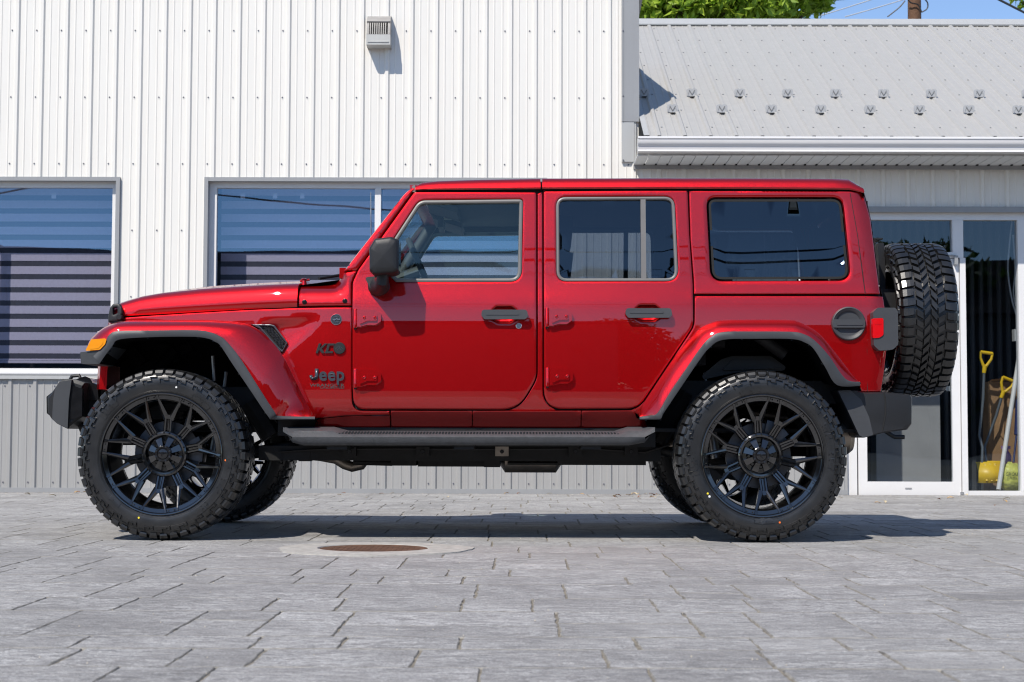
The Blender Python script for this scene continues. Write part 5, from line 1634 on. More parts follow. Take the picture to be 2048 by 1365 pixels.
# far slope
mb.poly([(XR0, YR, ZR), (XA1 + .25, YR, ZR), (XA1 + .25, 14.9, ZR - 4.5 * SL), (XR0, 14.9, ZR - 4.5 * SL)])
mb.mi = 1
for s in np.linspace(.32, Ln - .3, 8):
    k = math.floor((XR0 - phr) / pitch)
    while phr + k * pitch < XA1:
        x = phr + k * pitch + .045
        if x > XR0 + .03:
            b = Vector((x, YE, ZE)) + t * s
            for r_, hgt in ((.008, .004),):
                ring = [b + Vector((math.cos(q), 0, 0)) * r_ + t * (math.sin(q) * r_) for q in [math.pi / 3 * w_ for w_ in range(6)]]
                A = [mb.v(p + nrm * .008) for p in ring]; B = [mb.v(p) for p in ring]; mb.f(A, False)
                for q in range(6): mb.f((A[q], A[(q + 1) % 6], B[(q + 1) % 6], B[q]), False)
        k += 1
roof = mb.build('roof', [ROOF_S, TRIM_S], annex, sharp=20)
mb = MB()
c = Vector((0, YR, ZR))
a0 = c - t * .16 + nrm * .028; a1 = c + Vector((0, 0, .055)); a2 = c + Vector((0, .16, -.05))
mb.grid([[(XR0, p.y, p.z), (XA1 + .28, p.y, p.z)] for p in (a0 - nrm * .016, a0, a1, a2)])
mb.build('ridge_cap', TRIM_L, roof, sharp=20)
mb = MB(); q = c - t * .155 + nrm * .006
mb.grid([[(XR0, q.y, q.z - .012), (XA1 + .26, q.y, q.z - .012)], [(XR0, q.y, q.z + .012), (XA1 + .26, q.y, q.z + .012)]])
mb.build('ridge_closure', GAPB, roof)
mb = MB()   # flashing against the taller wall, eave corner plate
p0 = Vector((XR0, YE + .02, ZE)) ; 
mb.grid([[tuple(p0 + nrm * .024), tuple(p0 + nrm * .024 + t * 1.2)], [tuple(p0 + Vector((.05, 0, 0)) + nrm * .024), tuple(p0 + Vector((.05, 0, 0)) + nrm * .024 + t * 1.2)]])
mb.build('flashing', TRIM_L, roof)
# snow guards
def roof_hit(px, py):
    d = fw + rt * ((px - 1024.0) / FPX) + up * ((682.5 - py) / FPX)
    # CAM.z + d.z t = ZE + (CAM.y + d.y t - YE) * SL
    tt = (ZE + (CAM.y - YE) * SL - CAM.z) / (d.z - d.y * SL)
    return CAM + d * tt
GUARD = mat('snow_guard_paint', (.36, .365, .37), .4, noise=(20, .05)); GUARDD = mat('snow_guard_rib', (.17, .175, .18), .45)
def snow_guard(px, py, first=[None]):
    p = roof_hit(px, py + 8)
    if first[0] is not None:
        o, ch, p0 = first[0]
        c = o.copy(); C.objects.link(c); c.parent = roof; c.location = o.location + (p - p0)
        for h in ch: d = h.copy(); C.objects.link(d); d.parent = c
        return
    mb = MB()
    out = fillet([(-.050, .012, .01), (-.053, .082, .026), (-.012, .088, .016), (0, .078, .006), (.012, .088, .016), (.053, .082, .026), (.050, .012, .01)], n=4)
    mb.prism(out, -.006, .006, .003, 2)
    for s in (-1, 1):
        mb.tube([(s * .040, -.0075, .018), (s * .036, -.0075, .040), (s * .024, -.0075, .064)], .003, 5)
    mb.box((-.022, -.055, .001), (.022, .07, .008), .002)
    mb.box((-.020, -.004, .002), (.020, .004, .03), .002)
    mb.mi = 1
    for s in (-1, 1):
        mb.tube([(0, -.008, .026), (s * .014, -.008, .048), (s * .026, -.008, .070)], .0048, 6)
    o = mb.build('snow_guard', [GUARD, GUARDD], roof, local=True)
    o.location = p - woff(roof)
    o.rotation_euler = (0, 0, 0)
    first[0] = (o, [], p)
for k in range(9): snow_guard(1288 + 95.8 * k, 187 + k * .3)
for k in range(8): snow_guard(1345 + 98.8 * k, 219.5 + k * .3)
# gutter, fascia, soffit
mb = MB()
g1 = P(1700, 277, YE)[1]; g0 = P(1700, 306.5, YE)[1]; hh = g1 - g0
yo = YE - .085
xg0 = P(1276, 300, YE - .05)[0]; xg1 = XA1 + .2
gp = [(yo + .020, g1 - .012), (yo + .012, g1), (yo - .002, g1), (yo - .004, g1 - .018), (yo + .004, g1 - .024), (yo + .006, g1 - hh * .40), (yo + .014, g1 - hh * .52), (yo + .030, g1 - hh * .64), (yo + .036, g1 - hh * .86), (yo + .030, g0 + .004), (yo + .036, g0), (YE + .055, g0), (YE + .06, g1)]
mb.grid([[(x, a, b) for a, b in gp] for x in (xg0, xg1)])
mb.f([mb.v((xg0, a, b)) for a, b in gp]); mb.f([mb.v((xg1, a, b)) for a, b in reversed(gp)])
mb.build('gutter', GUTTER, annex, sharp=25)
mb = MB(); mb.box((xg0 + .004, YE + .062, g0 - .002), (xg1, YE + .085, g1 - .002), .002); mb.build('fascia', GUTTER, annex)
mb = MB()
zs0 = g0 - .006
SOF = mat('soffit_panel', (.62, .63, .63), .5)
x = xg0; 
while x < xg1:
    mb.box((x + .003, YE + .062, zs0 - .012), (min(x + .102, xg1), YW - .021, zs0), .002); x += .105
sof = mb.build('soffit', SOF, annex)
mb = MB(); mb.box((xg0, YE + .066, zs0 - .016), (xg1, YW - .024, zs0 - .0122)) if False else mb.box((xg0, YW - .036, zs0 - .05), (xg1, YW - .0215, zs0 - .0125), .002); mb.build('soffit_trim', TRIM_S, annex)
x = xg0 + .05
while x < W(2080, 320)[0]: mb = MB(); mb.box((x + .040, YW - .10, zs0 - .022), (x + .056, YW - .06, zs0 - .012)); mb.build('soffit_vent', GAPB, sof); x += .105
# shop front: frame, door, fixed side light
mb = MB(); yf = YW + .03; yk = yf + .09
zt_ = W(1850, 425)[1]
ALF = VINYL
def xx_(px): return W(px, 800, yf)[0]
def zz_(py): return W(1850, py, yf)[1]
mb.box((xx_(1693), yf, zdb), (xx_(1713), yk, zt_), .004)
mb.box((xx_(1713), yf + .001, zz_(440)), (xx_(2142), yk, zt_), .004)
mb.box((xx_(1909), yf - .002, zz_(516)), (xx_(1930.5), yk, zz_(440)), .004)
mb.box((xx_(1923), yf - .002, zdb), (xx_(1934.5), yk, zz_(516)), .004)
mb.box((xx_(1713), yf - .001, zz_(516)), (xx_(1909), yk, zz_(505)), .003)
mb.box((xx_(1934.5), yf + .001, zdb), (xx_(2142), yk, zz_(982)), .004)
mb.box((xx_(2040), yf, zz_(982)), (xx_(2058), yk, zz_(440)), .004)
mb.box((xx_(2120), yf, zz_(982)), (xx_(2142), yk, zz_(440)), .004)
mb.box((xx_(1713), yf + .02, zdb - .03), (xx_(1923), yk, zdb + .008), .002)
sf = mb.build('shop_front_frame', ALF, annex)
mb = MB(); mb.box((W(1690, 420)[0], YW - .034, zh - .006), (xd1, YW + .06, zt_ + .001), .003) if zh - .006 < zt_ else None
mb.box((W(1690, 420)[0], YW - .036, zt_ - .002), (xd1, YW + .07, zh + .002), .003); mb.build('door_head_trim', TRIM_S, annex)
mb = MB(); yd = yf + .012
frame_rect(mb, xx_(1716), xx_(1921.5), zz_(991), zz_(517.5), xx_(1734) - xx_(1716), xx_(1921.5) - xx_(1905), zz_(964) - zz_(991), zz_(517.5) - zz_(534), yd, yd + .05)
door = mb.build('shop_door', ALF, annex)
mb = MB(); mb.poly([(xx_(1732), yd + .025, zz_(966)), (xx_(1907), yd + .025, zz_(966)), (xx_(1907), yd + .025, zz_(532)), (xx_(1732), yd + .025, zz_(532))]); mb.build('pane', GL_D, door, recalc=False)
mb = MB(); mb.tube([(xx_(1740), yd + .09, zz_(777)), (xx_(1903), yd + .09, zz_(777))], .014, 10); mb.box((xx_(1896), yd + .05, zz_(782)), (xx_(1904), yd + .10, zz_(772)), .002); mb.build('push_bar', SILVER, door)
mb = MB(); mb.box((xx_(1911), yd - .05, zz_(530)), (xx_(1917.5), yd - .002, zz_(512)), .006); mb.tube([(xx_(1914), yd - .03, zz_(512)), (xx_(1885), yd - .03, zz_(511))], .006, 6); mb.build('door_closer', TRIM_S, door)
mb = MB(); mb.box((xx_(1809), yd - .003, zz_(978.6)), (xx_(1822), yd - .0005, zz_(976)), .0); mb.build('maker_plate', TRIM_S, door)
mb = MB(); mb.box((xx_(1918), yd - .02, zz_(994)), (xx_(1925), yd - .001, zz_(984)), .002); mb.build('pivot_block', SILVER, door)
mb = MB(); mb.poly([(xx_(1712), yf + .045, zz_(506)), (xx_(1910), yf + .045, zz_(506)), (xx_(1910), yf + .045, zz_(438)), (xx_(1712), yf + .045, zz_(438))]); mb.build('transom_pane', GL_D, sf, recalc=False)
mb = MB()
for a, b in ((1933, 2042), (2057, 2122)):
    mb.poly([(xx_(a), yf + .045, zz_(984)), (xx_(b), yf + .045, zz_(984)), (xx_(b), yf + .045, zz_(438)), (xx_(a), yf + .045, zz_(438))])
mb.build('side_pane', GL_D, sf, recalc=False)
# the shop's inside: floor, back wall of dark ribbed sheet, ceiling
mb = MB()
FL = mat('shop_floor', (.22, .19, .15), .6, noise=(4, .2)); DW = siding_mat('dark_ribbed_sheet', (.055, .058, .065), .5, .1, 2)
yb = YW + 1.35
mb.mi = 1
siding(mb, XA0 + .05, XA1 - .05, 0, zsof, yb, PH, pitch=.09, h=.016, smat=1, minor=0)
mb.mi = 0
mb.poly([(XA0 + .05, yf + .09, zdb), (XA1 - .05, yf + .09, zdb), (XA1 - .05, yb, zdb), (XA0 + .05, yb, zdb)])
mb.mi = 2
mb.poly([(XA0 + .05, yf + .09, zsof), (XA1 - .05, yf + .09, zsof), (XA1 - .05, yb, zsof), (XA0 + .05, yb, zsof)])
mb.poly([(XA0 + .05, yf + .09, 0), (XA0 + .05, yb, 0), (XA0 + .05, yb, zsof), (XA0 + .05, yf + .09, zsof)])
mb.poly([(xd1 + .4, yf + .09, 0), (xd1 + .4, yb, 0), (xd1 + .4, yb, zsof), (xd1 + .4, yf + .09, zsof)])
mb.build('interior', [FL, DW, ROOM], annex)
mb = MB(); mb.box((W(1745, 800, 7.9)[0], 7.75, zdb + .02), (W(1872, 800, 7.9)[0], 8.0, W(1800, 790, 7.9)[1]), .01); mb.build('display_panel', mat('pale_panel', (.36, .36, .37), .6, noise=(5, .08)), annex)

# ------------------------------------------------------------------ things behind the side light
YEL = mat('yellow_plastic', (.78, .50, .012), .4, noise=(9, .08)); SHAFT = mat('grey_shaft', (.16, .18, .20), .35, .4)
def d_handle(mb, cx, cy, Y, s=1.0, tilt=0.0):
    """D-shaped grip around pixel (cx, cy) = middle of the bar."""
    x, z = P(cx, cy, Y); k = 15.1 / FPX * s
    Rm = Matrix.Rotation(tilt, 4, 'Y'); o = Vector((x, Y, z))
    def q(a, b): return o + Rm @ Vector((a * k, 0, b * k))
    mb.tube([q(-13, 0), q(13, 0)], .016, 10)
    mb.tube([q(-13, 1), q(-12, -12), q(-5, -25), q(0, -33)], [.012, .013, .014, .016], 8)
    mb.tube([q(13, 1), q(12, -12), q(5, -25), q(0, -33)], [.012, .013, .014, .016], 8)
    mb.tube([q(0, -28), q(0, -44)], [.022, .019], 10)
    return q(0, -40)
def shovel(lbl, hpx, path, blade, Y, tilt):
    root = empty('snow_shovel', (*[P(blade[0], blade[3], Y)[0]], Y, zdb)); tag(root, lbl, 'shovel', 'snow shovels behind the shop glass')
    mb = MB(); e = d_handle(mb, hpx[0], hpx[1], Y, .95, tilt); mb.build('handle', YEL, root)
    mb = MB(); pts = [tuple(e)] + [(P(a, b, Y + d)[0], Y + d, P(a, b, Y + d)[1]) for a, b, d in path]
    mb.tube(pts, .014, 10); mb.build('shaft', SHAFT, root)
    mb = MB(); x0, y0_, x1, y1_ = blade; rows = []
    for i in range(6):
        t_ = i / 5; py_ = y0_ + (y1_ - y0_) * t_; d = -.10 * math.sin(t_ * 2.4) - .02
        rows.append([(P(a, py_, Y)[0], Y + d - .05 * (1 - abs(2 * s - 1) ** 2), P(a, py_, Y)[1]) for s, a in [(s, x0 + (x1 - x0) * s) for s in np.linspace(0, 1, 7)]])
    mb.grid(rows)
    for s in (.3, .5, .7):
        a = x0 + (x1 - x0) * s; mb.tube([(P(a, y0_ + 4, Y)[0], Y - .085, P(a, y0_ + 4, Y)[1]), (P(a, y1_ - 4, Y)[0], Y - .15, P(a, y1_ - 4, Y)[1])], .012, 6)
    mb.build('blade', YEL, root)
shovel('yellow handled snow shovel standing upright, the taller of the two behind the glass', (1973, 706), [(1966, 800, 0), (1958.5, 872, 0), (1965, 895, -.04), (1964, 930, -.05)], (1950, 924, 1999, 966), 7.25, R(8))
shovel('yellow handled snow shovel leaning against the brown cardboard, the shorter one', (2017, 759), [(1993, 830, 0), (1970, 893, .05), (1972, 918, .0), (1975, 935, .0)], (1966, 922, 2012, 962), 7.40, R(22))
CARD = mat('brown_cardboard', (.34, .20, .10), .85, noise=(7, .15), bump=(60, .2, .003))
cb = empty('cardboard_box', (P(2006, 960, 7.55)[0], 7.6, zdb)); tag(cb, 'tall brown cardboard box with folded top behind the leaning shovel', 'box')
mb = MB(); x0, z1 = P(1974, 764, 7.55); x1, z0 = P(2042, 975, 7.55); mb.box((x0, 7.52, zdb), (x1, 7.72, z1), .006); mb.build('carton', CARD, cb)
mb = MB(); mb.grid([[(x0, 7.518, z1), (x1, 7.518, z1 + .02)], [(x0 + .02, 7.46, z1 + .02), (x1, 7.44, z1 + .05)]]); mb.grid([[(x0 + .10, 7.516, z1 - .03), (x0 + .10, 7.516, z1 - .5)], [(x0 + .16, 7.50, z1 - .05), (x0 + .14, 7.50, z1 - .55)]]); mb.build('flap', CARD, cb)
mb = MB(); a = P(2042, 690, 7.3); b = P(1997, 980, 6.99); 
d0 = Vector((a[0], 7.3, a[1])); d1 = Vector((b[0], 6.99, b[1])); mb.tube([d0, d1], .022, 10)
o = mb.build('white_pole', VINYL); tag(o, 'long white pole leaning across the cardboard box behind the glass', 'pole')
mb = MB(); a = P(2036, 800, 7.2); b = P(2033, 870, 7.15); c2 = P(2027, 925, 7.1); mb.tube([(a[0], 7.2, a[1]), (b[0], 7.15, b[1])], .022, 10); mb.tube([(b[0], 7.15, b[1]), (c2[0], 7.1, c2[1])], .010, 8)
o = mb.build('blue_broom', mat('navy_plastic', (.02, .03, .12), .4)); tag(o, 'dark blue handled broom standing at the right edge behind the glass', 'broom')
bagm = mat('yellow_green_bag', (.55, .56, .12), .45, noise=(14, .35), bump=(16, .8, .02))
bg_ = empty('plastic_bag', (P(2022, 970, 7.08)[0], 7.08, zdb)); tag(bg_, 'crumpled yellow green plastic bag on the floor behind the side glass', 'bag')
mb = MB(); r_ = random.Random(3); rows = []
c3 = P(2022, 956, 7.08); 
for i in range(15):
    ph = math.pi * i / 14; row = []
    for j in range(20):
        th = 2 * math.pi * j / 20; k = .85 + .3 * r_.random()
        row.append((c3[0] + .115 * math.sin(ph) * math.cos(th) * k, 7.08 + .07 * math.sin(ph) * math.sin(th) * k, max(zdb, c3[1] + .14 * math.cos(ph) * (.85 + .25 * r_.random()))))
    rows.append(row)
mb.grid(rows, cv=True); mb.build('bag_body', bagm, bg_, sharp=70)
mb = MB(); vs, fs = text_mesh('GROUND', .045, .001); cx = max(v[0] for v in vs) / 2
add_mesh(mb, vs, fs, lambda p: (c3[0] + (p[0] - cx) * .9 + .01, 6.985 - p[2], c3[1] + .02 + p[1])); mb.build('bag_print', mat('print_dark', (.04, .06, .03), .6), bg_)
mb = MB(); c4 = P(2014, 918, 7.2); mb.lathe([(-.10, .0001), (-.10, .035), (.02, .04), (.05, .03), (.07, .014), (.10, .014), (.10, .0001)], 16, 'Z', (c4[0], 7.2, c4[1]))
mb.box((c4[0] - .05, 7.185, c4[1] + .09), (c4[0] + .03, 7.215, c4[1] + .12), .006)
o = mb.build('spray_bottle', mat('lilac_plastic', (.42, .25, .50), .35)); tag(o, 'lilac spray bottle resting between the white pole and plastic bag', 'bottle')
mb = MB()
pts = catmull([(2024, 440), (2018, 500), (2016, 545), (2024, 600), (2036, 640), (2038, 660)], 6); mb.tube([(P(a, b, 7.15)[0], 7.15, P(a, b, 7.15)[1]) for a, b in pts], .008, 6)
pts = catmull([(2026, 470), (2030, 540), (2027, 585), (2032, 612), (2038, 600), (2036, 570)], 6); mb.tube([(P(a, b, 7.2)[0], 7.2, P(a, b, 7.2)[1]) for a, b in pts], .007, 6)
x, z = P(2034, 671, 7.16); mb.box((x - .035, 7.12, z - .055), (x + .035, 7.20, z + .055), .008)
o = mb.build('hanging_cable', mat('cable_grey', (.5, .5, .5), .4)); tag(o, 'pale looped cable ending in a grey box, hanging behind the side glass', 'cable')
# ------------------------------------------------------------------ paving
def paver_mat():
    m = mat('slate_paver', (.2, .2, .2), .8, spec=.35)
    n = m.node_tree; b = n.nodes['Principled BSDF']; L = n.links
    tc = n.nodes.new('ShaderNodeTexCoord'); geo = n.nodes.new('ShaderNodeNewGeometry')
    # every stone shifts the pattern its own way
    isl = n.nodes.new('ShaderNodeVectorMath'); isl.operation = 'SCALE'; isl.inputs[0].default_value = (37, 53, 0)
    L.new(geo.outputs['Random Per Island'], isl.inputs['Scale'])
    ad = n.nodes.new('ShaderNodeVectorMath'); ad.operation = 'ADD'; L.new(tc.outputs['Object'], ad.inputs[0]); L.new(isl.outputs[0], ad.inputs[1])
    def noise(scale, detail, vec, rough=.6, dist=0.0):
        t = n.nodes.new('ShaderNodeTexNoise'); t.inputs['Scale'].default_value = scale; t.inputs['Detail'].default_value = detail; t.inputs['Roughness'].default_value = rough; t.inputs['Distortion'].default_value = dist
        L.new(vec, t.inputs['Vector']); return t.outputs['Fac']
    def ramp(fac, stops):
        r = n.nodes.new('ShaderNodeValToRGB'); cr = r.color_ramp
        while len(cr.elements) < len(stops): cr.elements.new(.5)
        for e, (p, c) in zip(cr.elements, stops): e.position = p; e.color = (c, c, c, 1) if not isinstance(c, tuple) else (*c, 1)
        L.new(fac, r.inputs[0]); return r.outputs[0]
    def mixc(fac, a, bb, mode='MIX'):
        x = n.nodes.new('ShaderNodeMix'); x.data_type = 'RGBA'; x.blend_type = mode
        if isinstance(fac, float): x.inputs[0].default_value = fac
        else: L.new(fac, x.inputs[0])
        for i, v in ((6, a), (7, bb)):
            if isinstance(v, tuple): x.inputs[i].default_value = (*v, 1)
            else: L.new(v, x.inputs[i])
        return x.outputs[2]
    base = mixc(ramp(noise(11, 9, ad.outputs[0], .75), [(.3, 0), (.7, 1)]), (.190, .186, .184), (.305, .297, .290))
    # pale veins and chalky scuffs
    mp = n.nodes.new('ShaderNodeMapping'); mp.inputs['Scale'].default_value = (6, 15, 1); mp.inputs['Rotation'].default_value = (0, 0, .25); L.new(ad.outputs[0], mp.inputs[0])
    v = noise(1.5, 9, mp.outputs[0], .72, 1.2)
    vein = ramp(v, [(.46, 0), (.5, 1), (.54, 0)])
    pale = ramp(noise(2.2, 5, ad.outputs[0]), [(.36, 0), (.60, 1)])
    mm = n.nodes.new('ShaderNodeMath'); mm.operation = 'MULTIPLY'; L.new(vein, mm.inputs[0]); L.new(pale, mm.inputs[1])
    m2 = n.nodes.new('ShaderNodeMath'); m2.operation = 'MULTIPLY'; m2.inputs[1].default_value = .85; L.new(mm.outputs[0], m2.inputs[0])
    base = mixc(m2.outputs[0], base, (.60, .595, .585))
    grit = ramp(noise(170, 3, tc.outputs['Object'], .7), [(.28, .62), (.5, 1.0), (.72, 1.5)])
    base = mixc(1.0, base, grit, 'MULTIPLY')
    pr = n.nodes.new('ShaderNodeMapRange'); pr.inputs['To Min'].default_value = .92; pr.inputs['To Max'].default_value = 1.08; L.new(geo.outputs['Random Per Island'], pr.inputs['Value'])
    base = mixc(1.0, base, pr.outputs[0], 'MULTIPLY')
    stain = ramp(noise(.9, 6, tc.outputs['Object'], .7, .4), [(.52, 1.0), (.60, .84), (.66, 1.0)])
    base = mixc(1.0, base, stain, 'MULTIPLY')
    # dust gathers in broad patches
    dust = ramp(noise(.55, 4, tc.outputs['Object']), [(.45, 0), (.75, .5)])
    base = mixc(dust, base, (.36, .352, .34))
    L.new(base, b.inputs['Base Color'])
    # relief: cleft slate ridges + grain
    mp2 = n.nodes.new('ShaderNodeMapping'); mp2.inputs['Scale'].default_value = (6, 15, 1); L.new(ad.outputs[0], mp2.inputs[0])
    h1 = noise(1.6, 9, mp2.outputs[0], .62, .6); h2 = noise(60, 4, tc.outputs['Object'], .7)
    b1 = n.nodes.new('ShaderNodeBump'); b1.inputs['Strength'].default_value = 1; b1.inputs['Distance'].default_value = .020; L.new(h1, b1.inputs['Height'])
    b2 = n.nodes.new('ShaderNodeBump'); b2.inputs['Strength'].default_value = .8; b2.inputs['Distance'].default_value = .0022; L.new(h2, b2.inputs['Height']); L.new(b1.outputs[0], b2.inputs['Normal'])
    L.new(b2.outputs[0], b.inputs['Normal'])
    return m
PAVER = paver_mat()
EDGE = mat('soiled_stone_edge', (.215, .205, .185), .95, bump=(150, .6, .006), noise=(25, .5))
JOINT = mat('joint_sand', (.20, .18, .145), .95, bump=(150, .8, .006), noise=(45, .6))
oy = -9.0
def gy(py):      # depth on the ground of a picture row
    return .525 * FPX / (py - 872.0) - 8.2
tiles = []                      # (x0, y0, x1, y1) of every stone, laid in courses of changing depth
prng = random.Random(11)
y = oy
while y < YW - .02:
    d = prng.choice((.25, .32, .40, .40, .52, .62)); x = -9 + prng.random() * .5
    d = min(d, YW - .012 - y)
    while x < 9:
        w_ = prng.choice((.22, .30, .30, .38, .45, .60))
        if d > .45 and prng.random() < .4:
            k = d * prng.choice((.4, .5, .6))
            tiles += [(x, y, x + w_, y + k), (x, y + k, x + w_, y + d)]
        elif d > .25 and w_ > .4 and prng.random() < .4:
            k = w_ * prng.choice((.4, .5, .6)); tiles += [(x, y, x + k, y + d), (x + k, y, x + w_, y + d)]
        else: tiles.append((x, y, x + w_, y + d))
        x += w_
    y += d
MHX, MHY = P(748, 1097, -.55)[0], -.55
mb = MB()
for (x0, y0, x1, y1) in tiles:
    if y0 > YW - .02: continue
    cx, cy = (x0 + x1) / 2, (y0 + y1) / 2
    if abs(cx) > 4.2 + (cy + 8.2) * .12 and cy < 3: continue
    near = y0 < 1.5 and abs(cx) < 3.2
    if (cx - MHX) ** 2 + (cy - MHY) ** 2 < .30 ** 2: continue
    g = .0014 + prng.random() * .0018; bv = .0032
    z = .0 - .001 + prng.uniform(-.0010, .0) ; tx, ty = prng.uniform(-.0015, .0015), prng.uniform(-.001, .001)
    rect = [(x0 + g, y0 + g), (x1 - g, y0 + g), (x1 - g, y1 - g), (x0 + g, y1 - g)]
    seg = .05 if near else .16
    lp = densify(rect, seg); lp = [(a + prng.uniform(-.003, .003), b + prng.uniform(-.003, .003)) for a, b in lp]
    c = (cx, cy)
    def zz(a, b): return z + tx * (a - cx) + ty * (b - cy)
    def ins(p, d):
        return (p[0] + d * (1 if p[0] < cx - .0 and p[0] < x0 + .03 else (-1 if p[0] > x1 - .03 else 0)), p[1] + d * (1 if p[1] < y0 + .03 else (-1 if p[1] > y1 - .03 else 0)))
    l0 = [mb.v((a, b, -.022)) for a, b in lp]
    l1 = [mb.v((a, b, zz(a, b) - .006)) for a, b in lp]
    q2 = [ins(p, bv * prng.uniform(.5, 1.6)) for p in lp]
    l2 = [mb.v((a, b, zz(a, b))) for a, b in q2]
    k = len(lp)
    for q in range(k):
        mb.mi = 1; mb.f((l0[q], l0[(q + 1) % k], l1[(q + 1) % k], l1[q])); mb.f((l1[q], l1[(q + 1) % k], l2[(q + 1) % k], l2[q]))
    mb.mi = 0; mb.f(l2, False)
pv = mb.build('paving', [PAVER, EDGE], weld=False, recalc=False, sharp=40); pv['kind'] = 'structure'
mb = MB(); mb.poly([(-9, -12.3, -.0062), (9, -12.3, -.0062), (9, YW + .02, -.0062), (-9, YW + .02, -.0062)])
o = mb.build('paving_bed', JOINT, recalc=False); o['kind'] = 'structure'
mb = MB(); mb.poly([(-400, -400, -.03), (400, -400, -.03), (400, 400, -.03), (-400, 400, -.03)])
o = mb.build('ground', mat('far_asphalt', (.11, .11, .112), .9, noise=(.8, .2), bump=(60, .4, .01)), recalc=False); o['kind'] = 'structure'

# manhole in its concrete collar
mh = empty('manhole_cover', (MHX, MHY, 0)); tag(mh, 'rusty round manhole cover in a pale concrete ring set in the paving', 'manhole')
CONC = mat('pale_concrete', (.36, .348, .32), .9, bump=(80, .5, .006), noise=(22, .25)); RUST = mat('rusty_iron', (.115, .062, .038), .75, .2, noise=(16, .5, .1), bump=(90, .5, .004))
mb = MB(); prf = []
n = 72; rows = []
for k in range(n):
    t_ = 2 * math.pi * k / n; wv = .455 + .012 * math.sin(3 * t_ + 1) + .008 * math.sin(7 * t_) + random.uniform(-.006, .006)
    rows.append([(MHX + r * math.cos(t_), MHY + r * math.sin(t_), z) for r, z in ((wv, -.02), (wv - .004, .0035), (.39, .0065), (.262, .006), (.258, -.004), (.250, -.010))])
mb.grid(rows, cu=True); mb.build('concrete_ring', CONC, mh)
mb = MB(); mb.lathe([(-.012, .251), (.003, .249), (.004, .243), (.001, .238), (.001, .0001)], 64, 'Z', (MHX, MHY, 0))
for i in range(-9, 10):
    for j in range(-9, 10):
        x, y = i * .025, j * .025
        if x * x + y * y < .22 ** 2: mb.box((MHX + x - .009, MHY + y - .009, .0), (MHX + x + .009, MHY + y + .009, .0022), .0)
mb.build('iron_lid', RUST, mh)

# sand and small stones lying about
mb = MB(); gr_ = random.Random(8)
for k in range(900):
    if k < 500: Y = YW - .04 - abs(gr_.gauss(0, .22)); X = gr_.uniform(-4.6, 4.6)
    else: Y = gr_.uniform(-5.2, YW - .4); X = gr_.uniform(-1, 1) * (.9 + (Y + 8.2) * .3)
    s_ = gr_.uniform(.0015, .0045) * (1 if k < 500 else .8); q = [(X + s_ * gr_.uniform(.7, 1.2) * math.cos(a), Y + s_ * gr_.uniform(.7, 1.2) * math.sin(a)) for a in (0, 1.3, 2.5, 3.8, 5.1)]
    T_ = mb.v((X, Y, s_ * 1.1 + .001)); B_ = [mb.v((a, b, .0)) for a, b in q]
    for i in range(5): mb.f((B_[i], B_[(i + 1) % 5], T_), False)
o = mb.build('grit', mat('pale_grit', (.42, .38, .32), .9, noise=(200, .4)), weld=False, recalc=False); o['kind'] = 'stuff'

# dead leaves along the wall
LEAF = [mat('dry_leaf_tan', (.38, .25, .12), .8), mat('dry_leaf_brown', (.22, .10, .05), .8), mat('dry_leaf_pale', (.5, .42, .28), .8)]
lr = random.Random(5)
spots = [(1300 + lr.gauss(0, 60), 983 + lr.uniform(0, 12)) for _ in range(26)] + [(lr.uniform(60, 2040), 986 + abs(lr.gauss(0, 9))) for _ in range(30)] + [(1770, 1002), (1755, 1004), (1990, 1008), (55, 992), (2010, 1000)]
proto = [None, None, None]
for q, (px_, py_) in enumerate(spots):
    Y = min(gy(py_), YW - .10); x = P(px_, py_, Y)[0]
    k = q % 3
    if proto[k] is None:
        mb = MB(); rows = []
        for i in range(6):
            t_ = i / 5; hw_ = .0155 * math.sin(math.pi * min(1, t_ * .92 + .06)) ** .8
            rows.append([(-.03 + .06 * t_, s * hw_, .006 * abs(s) + .008 * math.sin(t_ * 3)) for s in (-1, 0, 1)])
        mb.grid(rows); mb.tube([(.03, 0, .003), (.042, .002, .004)], .001, 4)
        o = mb.build('fallen_leaf', LEAF[k]); proto[k] = o
    else:
        o = proto[k].copy(); C.objects.link(o)
    o.location = (x, Y, .004); o.rotation_euler = (lr.uniform(-.3, .3), lr.uniform(-.3, .3), lr.uniform(0, 6.3)); s = lr.uniform(.4, .95); o.scale = (s, s, s)
    tag(o, 'small dry leaf lying loose on the grey paving stones', 'leaf', 'dry leaves on the paving')

# ------------------------------------------------------------------ trees
def leaf_mat(name, c1, c2):
    m = bpy.data.materials.new(name); m.use_nodes = True
    n = m.node_tree; n.nodes.clear(); L = n.links
    out = n.nodes.new('ShaderNodeOutputMaterial'); geo = n.nodes.new('ShaderNodeNewGeometry')
    mx = n.nodes.new('ShaderNodeMix'); mx.data_type = 'RGBA'; mx.inputs[6].default_value = (*c1, 1); mx.inputs[7].default_value = (*c2, 1)
    L.new(geo.outputs['Random Per Island'], mx.inputs[0])
    d = n.nodes.new('ShaderNodeBsdfPrincipled'); d.inputs['Roughness'].default_value = .5; L.new(mx.outputs[2], d.inputs['Base Color'])
    t = n.nodes.new('ShaderNodeBsdfTranslucent'); L.new(mx.outputs[2], t.inputs[0])
    ms = n.nodes.new('ShaderNodeMixShader'); ms.inputs[0].default_value = .42; L.new(d.outputs[0], ms.inputs[1]); L.new(t.outputs[0], ms.inputs[2]); L.new(ms.outputs[0], out.inputs[0])
    return m
LEAF_A = leaf_mat('maple_leaves', (.17, .30, .018), (.44, .58, .06)); LEAF_B = leaf_mat('dark_leaves', (.03, .065, .012), (.07, .13, .02))
BARK = mat('bark', (.09, .065, .045), .9, bump=(20, 1, .03), noise=(6, .3))
